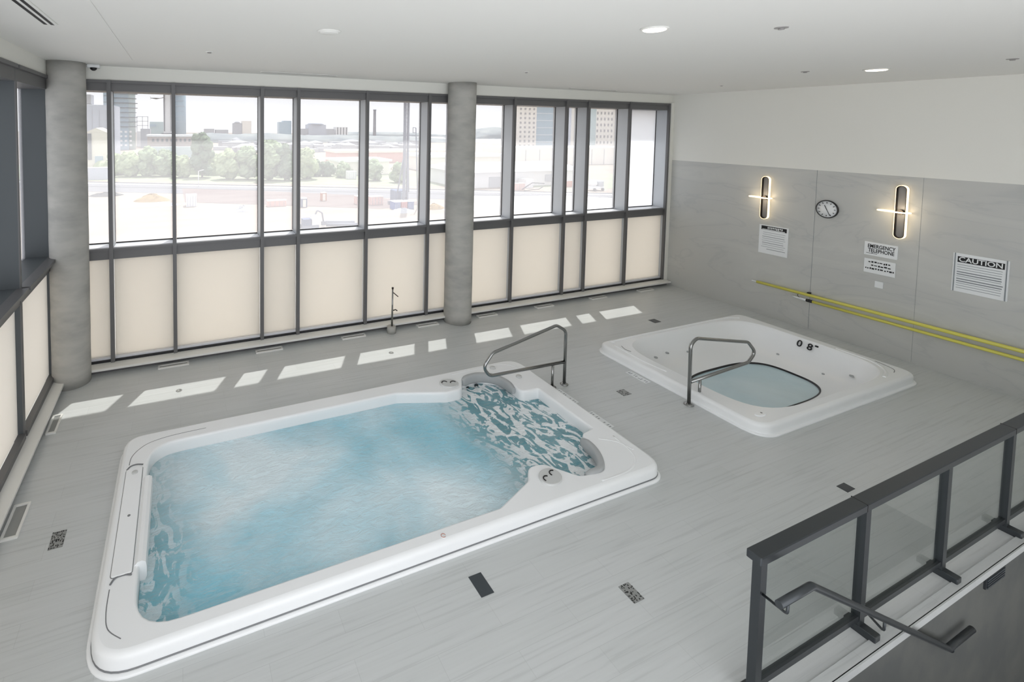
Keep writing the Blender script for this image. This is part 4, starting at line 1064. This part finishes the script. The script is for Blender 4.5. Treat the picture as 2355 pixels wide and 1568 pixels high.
MB().add([(86, 134, -10.6), (138, 134, -10.6), (138, 162, -10.6), (86, 162, -10.6), (86, 148, -8.2), (138, 148, -8.2)], [(0, 1, 5, 4), (2, 3, 4, 5), (0, 4, 3), (1, 2, 5)]).build('roof', O['white'], t)
MB().box(98, 135.7, G, 103, 136.2, -12.4).build('loading_door', O['grey'], t)
MB().box(122, 135.7, -14.6, 126, 136.2, -12.2).build('window', O['grey'], t)
t = building(105, 150, 195, 215, -9.6, 'beige', 'second pale warehouse behind the white one')
MB().box(104, 194, -9.6, 151, 216, -8.4).build('roof', O['white'], t)
t = building(62, 84, 188, 205, -10.5, 'beige', 'pale shed with a wide roof left of the middle column')
MB().box(61, 187, -10.5, 85, 206, -9.6).build('roof', O['white'], t)
t = building(80, 150, 250, 270, -10.2, 'pink', 'long pinkish roofed hall behind the shed')
MB().box(79, 249, -10.2, 151, 271, -9.0).build('roof', O['cream'], t)

# trees
def crown_mesh(r, h, seed, m, tr_h):
    rnd = random.Random(seed); mb = MB()
    NK = 30
    for k in range(NK):
        fz = 0.1 + 0.8 * (k + 0.5) / NK; sw = math.sin(math.pi * (0.16 + 0.72 * fz)); a = rnd.uniform(0, 6.28); q = rnd.uniform(0.1, 0.75) * r * sw; zz = tr_h + h * fz
        rr = r * rnd.uniform(0.32, 0.52) * (0.55 + 0.5 * sw)
        c = Vector((q * math.cos(a), q * math.sin(a), zz))
        rings = []; nu, nv = 14, 9
        for v in range(nv + 1):
            ph = math.pi * v / nv; ring = []
            for u in range(nu):
                th = 2 * math.pi * u / nu
                d = Vector((math.sin(ph) * math.cos(th), math.sin(ph) * math.sin(th), math.cos(ph)))
                ring.append(c + d * rr * (1 + 0.35 * noise.noise((c + d * rr) * 1.1)))
            rings.append(ring)
        mb.rings(rings[::-1], smooth=False)
    for k in range(650):
        a = rnd.uniform(0, 6.28); zz = rnd.uniform(0.02, 1.0); q = r * (0.55 + 0.5 * rnd.random()) * math.sin(math.pi * (0.12 + 0.80 * zz)) 
        c = Vector((q * math.cos(a), q * math.sin(a), tr_h + zz * h)); s_ = rnd.uniform(0.12, 0.32)
        d1 = Vector((rnd.uniform(-1, 1), rnd.uniform(-1, 1), rnd.uniform(-1, 1))).normalized() * s_; d2 = Vector((rnd.uniform(-1, 1), rnd.uniform(-1, 1), rnd.uniform(-1, 1))).normalized() * s_
        mb.add([c - d1, c + d2, c + d1, c - d2], [(0, 1, 2, 3)])
    return mb
def tree(x, y, r, h, m, seed, label, cat='tree'):
    t = thing('bush' if cat == 'bush' else 'tree', (x, y, G), label, cat, 'trees beyond the building site')
    th = h * 0.05
    a = crown_mesh(r, h - th, seed, m, th); a.v = [(x + v[0], y + v[1], G + v[2]) for v in a.v]
    a.build('crown', O[m], t)
    MB().tube([(x, y, G - 0.1), (x + 0.1, y, G + h * 0.5)], [0.35, 0.15], 8).build('trunk', O['bark'], t)
T = [(-17.3, 206, 4.5, 9.3, 'leaf2', 'low light green tree below the balcony tower'), (-11.1, 205, 4.4, 11, 'leaf', 'grey green tree left of the second mullion'), (-4.9, 203, 4.6, 10.2, 'leaf', 'rounded tree in front of the brick hall'),
     (1.4, 196, 3.8, 8, 'leaf2', 'short bushy tree just left of the tallest tree'), (8.4, 194.5, 4.6, 17.5, 'leaf3', 'tallest dark green tree in the widest left bay'), (17.3, 185.7, 4.6, 10.9, 'leaf2', 'first light tree right of the tallest tree'),
     (24.2, 183.8, 5, 12.6, 'leaf', 'broad mid green tree left of the narrow bay'), (31.1, 177.2, 4.8, 15.2, 'leaf', 'tall tree partly behind the narrow bay mullion'), (36.5, 175.7, 4.2, 13.7, 'leaf3', 'darker tree inside the narrow bay'),
     (45.2, 178, 4.4, 11.9, 'leaf2', 'light green tree at the left of the bay right of the narrow one'), (51.4, 188, 3.6, 6.4, 'leaf3', 'small dark round shrub on the grass bank, left one of two'), (56.0, 186.8, 3.2, 5.6, 'leaf3', 'small dark round shrub on the grass bank, right one of two'),
     (61, 180, 3.4, 5.6, 'leaf', 'greyish shrub before the shed'), (68.4, 166.8, 3.4, 8, 'leaf', 'tree in front of the shed left of the drilling rig'), (74.1, 157.8, 3.2, 7, 'leaf', 'tree just behind the drilling rig'),
     (-23, 214, 4, 8, 'leaf2', 'small tree between the cream hall and the balcony tower'), (13, 204, 4, 8, 'leaf2', 'pale tree behind the tallest one'), (40.5, 190, 4, 10, 'leaf', 'tree in the back row behind the narrow bay')]
for i, (x, y, r, h, m, lb) in enumerate(T): tree(x, y, r, h, m, 100 + i, lb)
def bushes():
    mb = MB(); rnd = random.Random(9)
    for k in range(150):
        x = rnd.uniform(-30, 52); y = 224 - (x + 30) * 0.40 + rnd.uniform(-4, 14); r = rnd.uniform(1.4, 4.2)
        rings = []
        for v in range(6):
            ph = math.pi / 2 * v / 5; rings.append([(x + r * math.cos(ph) * math.cos(th) * (1 + 0.2 * rnd.random()), y + r * math.cos(ph) * math.sin(th), G + r * 1.3 * math.sin(ph)) for th in [2 * math.pi * u / 10 for u in range(10)]])
        mb.rings(rings, smooth=False)
    tag(mb.build('undergrowth', O['leaf2'], loc=(10, 205, G)), 'tangled light green undergrowth at the feet of the trees', 'undergrowth', kind='stuff')
bushes()

# things on the site
t = thing('street_lamp', (6.0, 164.5, G), 'pale street lamp at the road in front of the tallest tree', 'street lamp')
MB().tube([(6, 164.5, G), (6, 164.5, G + 5.2)], 0.11, 8).build('pole', O['white'], t)
MB().tube([(6, 164.5, G + 5.2), (7.6, 164.5, G + 5.6)], 0.1, 8).build('lamp_arm', O['white'], t)
def container(x, y, w_, d_, h_, m, label, nm='shipping_container', cat='container', grp=None):
    t = thing(nm, (x, y, G), label, cat, grp)
    MB().box(x - w_ / 2, y, G, x + w_ / 2, y + d_, G + h_).build('body', O[m], t)
    for k in range(4):
        a = x - w_ / 2 + w_ * (k + 0.5) / 4; MB().box(a - 0.05, y - 0.04, G + 0.1, a + 0.05, y + 0.02, G + h_ - 0.1).build('rib', O['grey'] if m != 'white' else O['lav'], t)
    MB().box(x - w_ / 2 - 0.05, y - 0.05, G + h_, x + w_ / 2 + 0.05, y + d_ + 0.05, G + h_ + 0.12).build('roof', O['white'], t)
container(2.9, 125, 2.4, 3, 2.7, 'white', 'white site hut on the sand in the wide left bay', 'site_hut', 'hut')
container(49.35, 104.9, 1.5, 3, 1.9, 'blue', 'left blue container behind the grey mound')
container(51.15, 104.9, 1.5, 3, 1.9, 'red', 'red container between the two blue ones')
container(52.95, 104.9, 1.6, 2.6, 1.9, 'blue', 'right blue container at the foot of the drilling rig')
container(47.5, 113.5, 3.4, 2, 2.1, 'pink', 'faded pink container left of the blue ones')
container(43.9, 115.5, 2.6, 2, 2.1, 'pink', 'leftmost faded pink container before the road')
container(111, 131, 3, 4, 2.9, 'white', 'white box unit in front of the second warehouse')
container(62, 173, 3.4, 3, 2.9, 'white', 'white box unit near the small dark shrubs')
def toilet(x, y, m, label):
    t = thing('portable_toilet', (x, y, G), label, 'portable toilet')
    MB().box(x - 0.7, y, G, x + 0.7, y + 1.4, G + 2.1).build('body', O[m], t)
    MB().lathe((x, y + 0.7, G + 2.1), [(0.8, 0), (0.7, 0.25), (0, 0.35)], 12).build('roof', O['white'], t)
    MB().box(x - 0.4, y - 0.04, G + 0.1, x + 0.4, y + 0.02, G + 1.9).build('door', O['cream'], t)
toilet(36.4, 124, 'orange', 'orange portable toilet with a white roof standing on the sand')
toilet(28.9, 115.6, 'navy', 'blue portable toilet at the edge of the sand')
container(22.8, 119, 4.6, 2, 1.4, 'pink', 'low pink skip beside the narrow bay', 'skip', 'skip')
def pile(x, y, rx, ry, h_, m, label, seed, nm='debris_pile', cat='debris'):
    rnd = random.Random(seed); mb = MB(); rings = []
    for v in range(7):
        f = 1 - v / 6; rings.append([(x + rx * f * math.cos(a) * (1 + 0.25 * noise.noise(Vector((a, v, seed)))), y + ry * f * math.sin(a), G + h_ * (1 - f ** 1.6) * (1 + 0.4 * noise.noise(Vector((a * 2, v, seed))))) for a in [2 * math.pi * k / 18 for k in range(18)]])
    mb.rings(rings, cap1=True, smooth=False)
    for k in range(10):
        a = rnd.uniform(0, 6.28); q = rnd.uniform(0, 0.8); p0 = Vector((x + rx * q * math.cos(a), y + ry * q * math.sin(a), G + h_ * (1 - q) * 0.9)); d = Vector((rnd.uniform(-1, 1) * rx * 0.35, rnd.uniform(-1, 1), rnd.uniform(0.0, h_ * 0.5)))
        mb.tube([p0 - d * 0.5, p0 + d * 0.5], 0.09, 5)
    return tag(mb.build(nm, O[m], loc=(x, y, G)), label, cat)
pile(-6.5, 138, 4.4, 2.6, 1.7, 'timber', 'heap of yellow brown timber on the sand at the left', 1)
pile(-4.5, 129.5, 5, 2, 0.7, 'grey', 'low grey heap in front of the yellow brown timber', 2)
pile(14.1, 115, 2.2, 1.6, 1.3, 'grey', 'small heap of grey rubble right of the white hut', 3)
pile(-19, 152, 4.5, 3, 0.9, 'line', 'dark low heap by the wall at the far left', 5)
pile(49.2, 102.4, 3.6, 1.9, 0.9, 'grey', 'long smooth grey mound in front of the blue containers', 4, 'soil_mound', 'mound')
pile(59, 104, 3, 1.5, 1.3, 'timber', 'timber heap right of the mound beside the middle column', 6)
# excavator with pipes
e = thing('excavator', (23.9, 91.3, G), 'small grey excavator with a bent arm at the bottom of the bay', 'excavator')
MB().box(22.3, 90.5, G, 25.6, 91.1, G + 0.7).box(22.3, 92.3, G, 25.6, 92.9, G + 0.7).build('tracks', O['steel'], e)
MB().box(22.5, 90.7, G + 0.7, 24.2, 92.7, G + 1.9).build('engine_cover', O['navy'], e)
MB().box(24.1, 90.7, G + 0.7, 25.2, 91.9, G + 2.6).build('cab', O['white'], e)
MB().tube(bend_path([(24.6, 92, G + 1.2), (25.6, 92, G + 3.4), (26.6, 92, G + 2.8), (26.9, 92, G + 1.0)], 0.3), 0.16, 6).build('arm', O['steel'], e)
MB().box(26.5, 91.7, G + 0.3, 27.3, 92.3, G + 1.1).build('bucket', O['steel'], e)
for i, (dx, lb) in enumerate(((0, 'upper long dark pipe lying right of the excavator'), (1, 'lower long dark pipe lying right of the excavator'))):
    tag(MB().tube([(27.6, 94.6 - dx * 2.2, G + 0.35), (33.8, 92.6 - dx * 2.2, G + 0.35)], 0.33, 10).build('pipe', O['steel'], loc=(30.7, 93.6 - dx * 2.2, G)), lb, 'pipe', 'pipes on the sand')
# drilling rig
rg_ = thing('drilling_rig', (53, 108, G), 'tall blue grey drilling rig with its mast reaching above the window', 'drilling rig')
MB().box(50.6, 110, G, 55.2, 110.8, G + 0.9).box(50.6, 113, G, 55.2, 113.8, G + 0.9).build('tracks', O['steel'], rg_)
MB().bbox(51.2, 110, G + 0.9, 54.4, 113.8, G + 4.0, 0.3).build('body', O['navy'], rg_)
MB().box(52.6, 109.4, G + 1.5, 53.9, 110.8, G + 3.6).build('cab', O['glassb'], rg_)
MB().box(52.6, 108.6, G + 0.8, 53.2, 109.2, G + 30).box(53.6, 108.6, G + 0.8, 54.0, 109.2, G + 30).build('mast', O['steel'], rg_)
mb = MB()
for k in range(26): mb.box(53.1, 108.7, G + 1.5 + k * 1.1, 53.7, 109.0, G + 1.62 + k * 1.1)
mb.build('mast_rungs', O['steel'], rg_)
MB().tube([(51.6, 110, G + 3.5), (52.6, 109, G + 12)], 0.18, 6).tube([(55.0, 110.5, G + 3.5), (54.0, 109, G + 12)], 0.18, 6).build('brace', O['steel'], rg_)
t = thing('lattice_mast', (56.0, 107, G), 'thin dark mast with a small top frame beside the drilling rig', 'mast')
MB().tube([(55.9, 107, G), (55.0, 107, G + 20)], 0.14, 6).build('pole', O['steel'], t)
MB().tube(bend_path([(55.0, 107, G + 20), (54.2, 107, G + 20.1), (54.2, 107, G + 18.8), (55.05, 107, G + 18.8)], 0.1), 0.09, 6).build('top_frame', O['steel'], t)
# right side objects
f = thing('safety_fence', (126, 142.5, G), 'orange mesh fence in front of the white warehouse', 'fence')
MB().box(121, 129, G, 131.5, 129.2, G + 2.1).build('mesh', O['fence'], f)
for x in (121, 124.5, 128, 131.4): MB().box(x - 0.08, 128.9, G, x + 0.08, 129.0, G + 2.3).build('post', O['orange'], f)
container(104, 127, 3.6, 1.5, 2.2, 'pink', 'faded pink box before the white warehouse door')
v = thing('mixer_truck', (127.8, 119, G), 'pale truck with a rounded drum near the stone wall side', 'truck')
MB().bbox(125.6, 118, G + 0.6, 130.6, 121, G + 1.5, 0.1).build('chassis', O['white'], v)
MB().bbox(128.4, 118, G + 1.4, 130.6, 121, G + 3.2, 0.3).build('cab', O['grey'], v)
MB().lathe((126.9, 119.5, G + 1.4), [(1.0, 0), (1.6, 0.8), (1.3, 1.7), (0.5, 2.2), (0, 2.3)], 18).build('drum', O['white'], v)
for x in (126.3, 129.8): MB().lathe((x, 117.9, G + 0.5), [(0.5, -0.1), (0.5, 0.3), (0.2, 0.32), (0, 0.32)], 16, 'y').build('wheel', O['line'], v)
t = thing('crane_boom', (108, 126, G), 'dark bent boom lying on the white yard', 'boom')
MB().tube(bend_path([(103, 125, G + 0.6), (107, 125, G + 2.6), (112, 125, G + 2.2)], 0.4), 0.16, 6).tube(bend_path([(103, 124, G + 0.3), (109, 124, G + 0.6), (110.5, 124, G + 1.3)], 0.4), 0.14, 6).build('arm', O['line'], t)
b = thing('bird', (-2.35, 60, 7.0), 'small dark bird in the sky beside the second tower', 'bird')
MB().tube([(-2.8, 60, 7.02), (-2.3, 60, 6.98), (-1.9, 60, 7.02)], [0.03, 0.09, 0.03], 8).build('body', 'black', b)
MB().add([(-2.8, 60, 7.0), (-2.95, 59.9, 7.25), (-2.86, 60.1, 7.0), (-2.95, 59.9, 6.78)], [(0, 1, 2), (0, 2, 3), (2, 1, 0), (3, 2, 0)]).build('tail', 'black', b)
MB().tube([(-1.9, 60, 7.02), (-1.5, 60, 7.12), (-1.3, 60, 7.0)], [0.03, 0.05, 0.01], 6).build('wing', 'black', b)
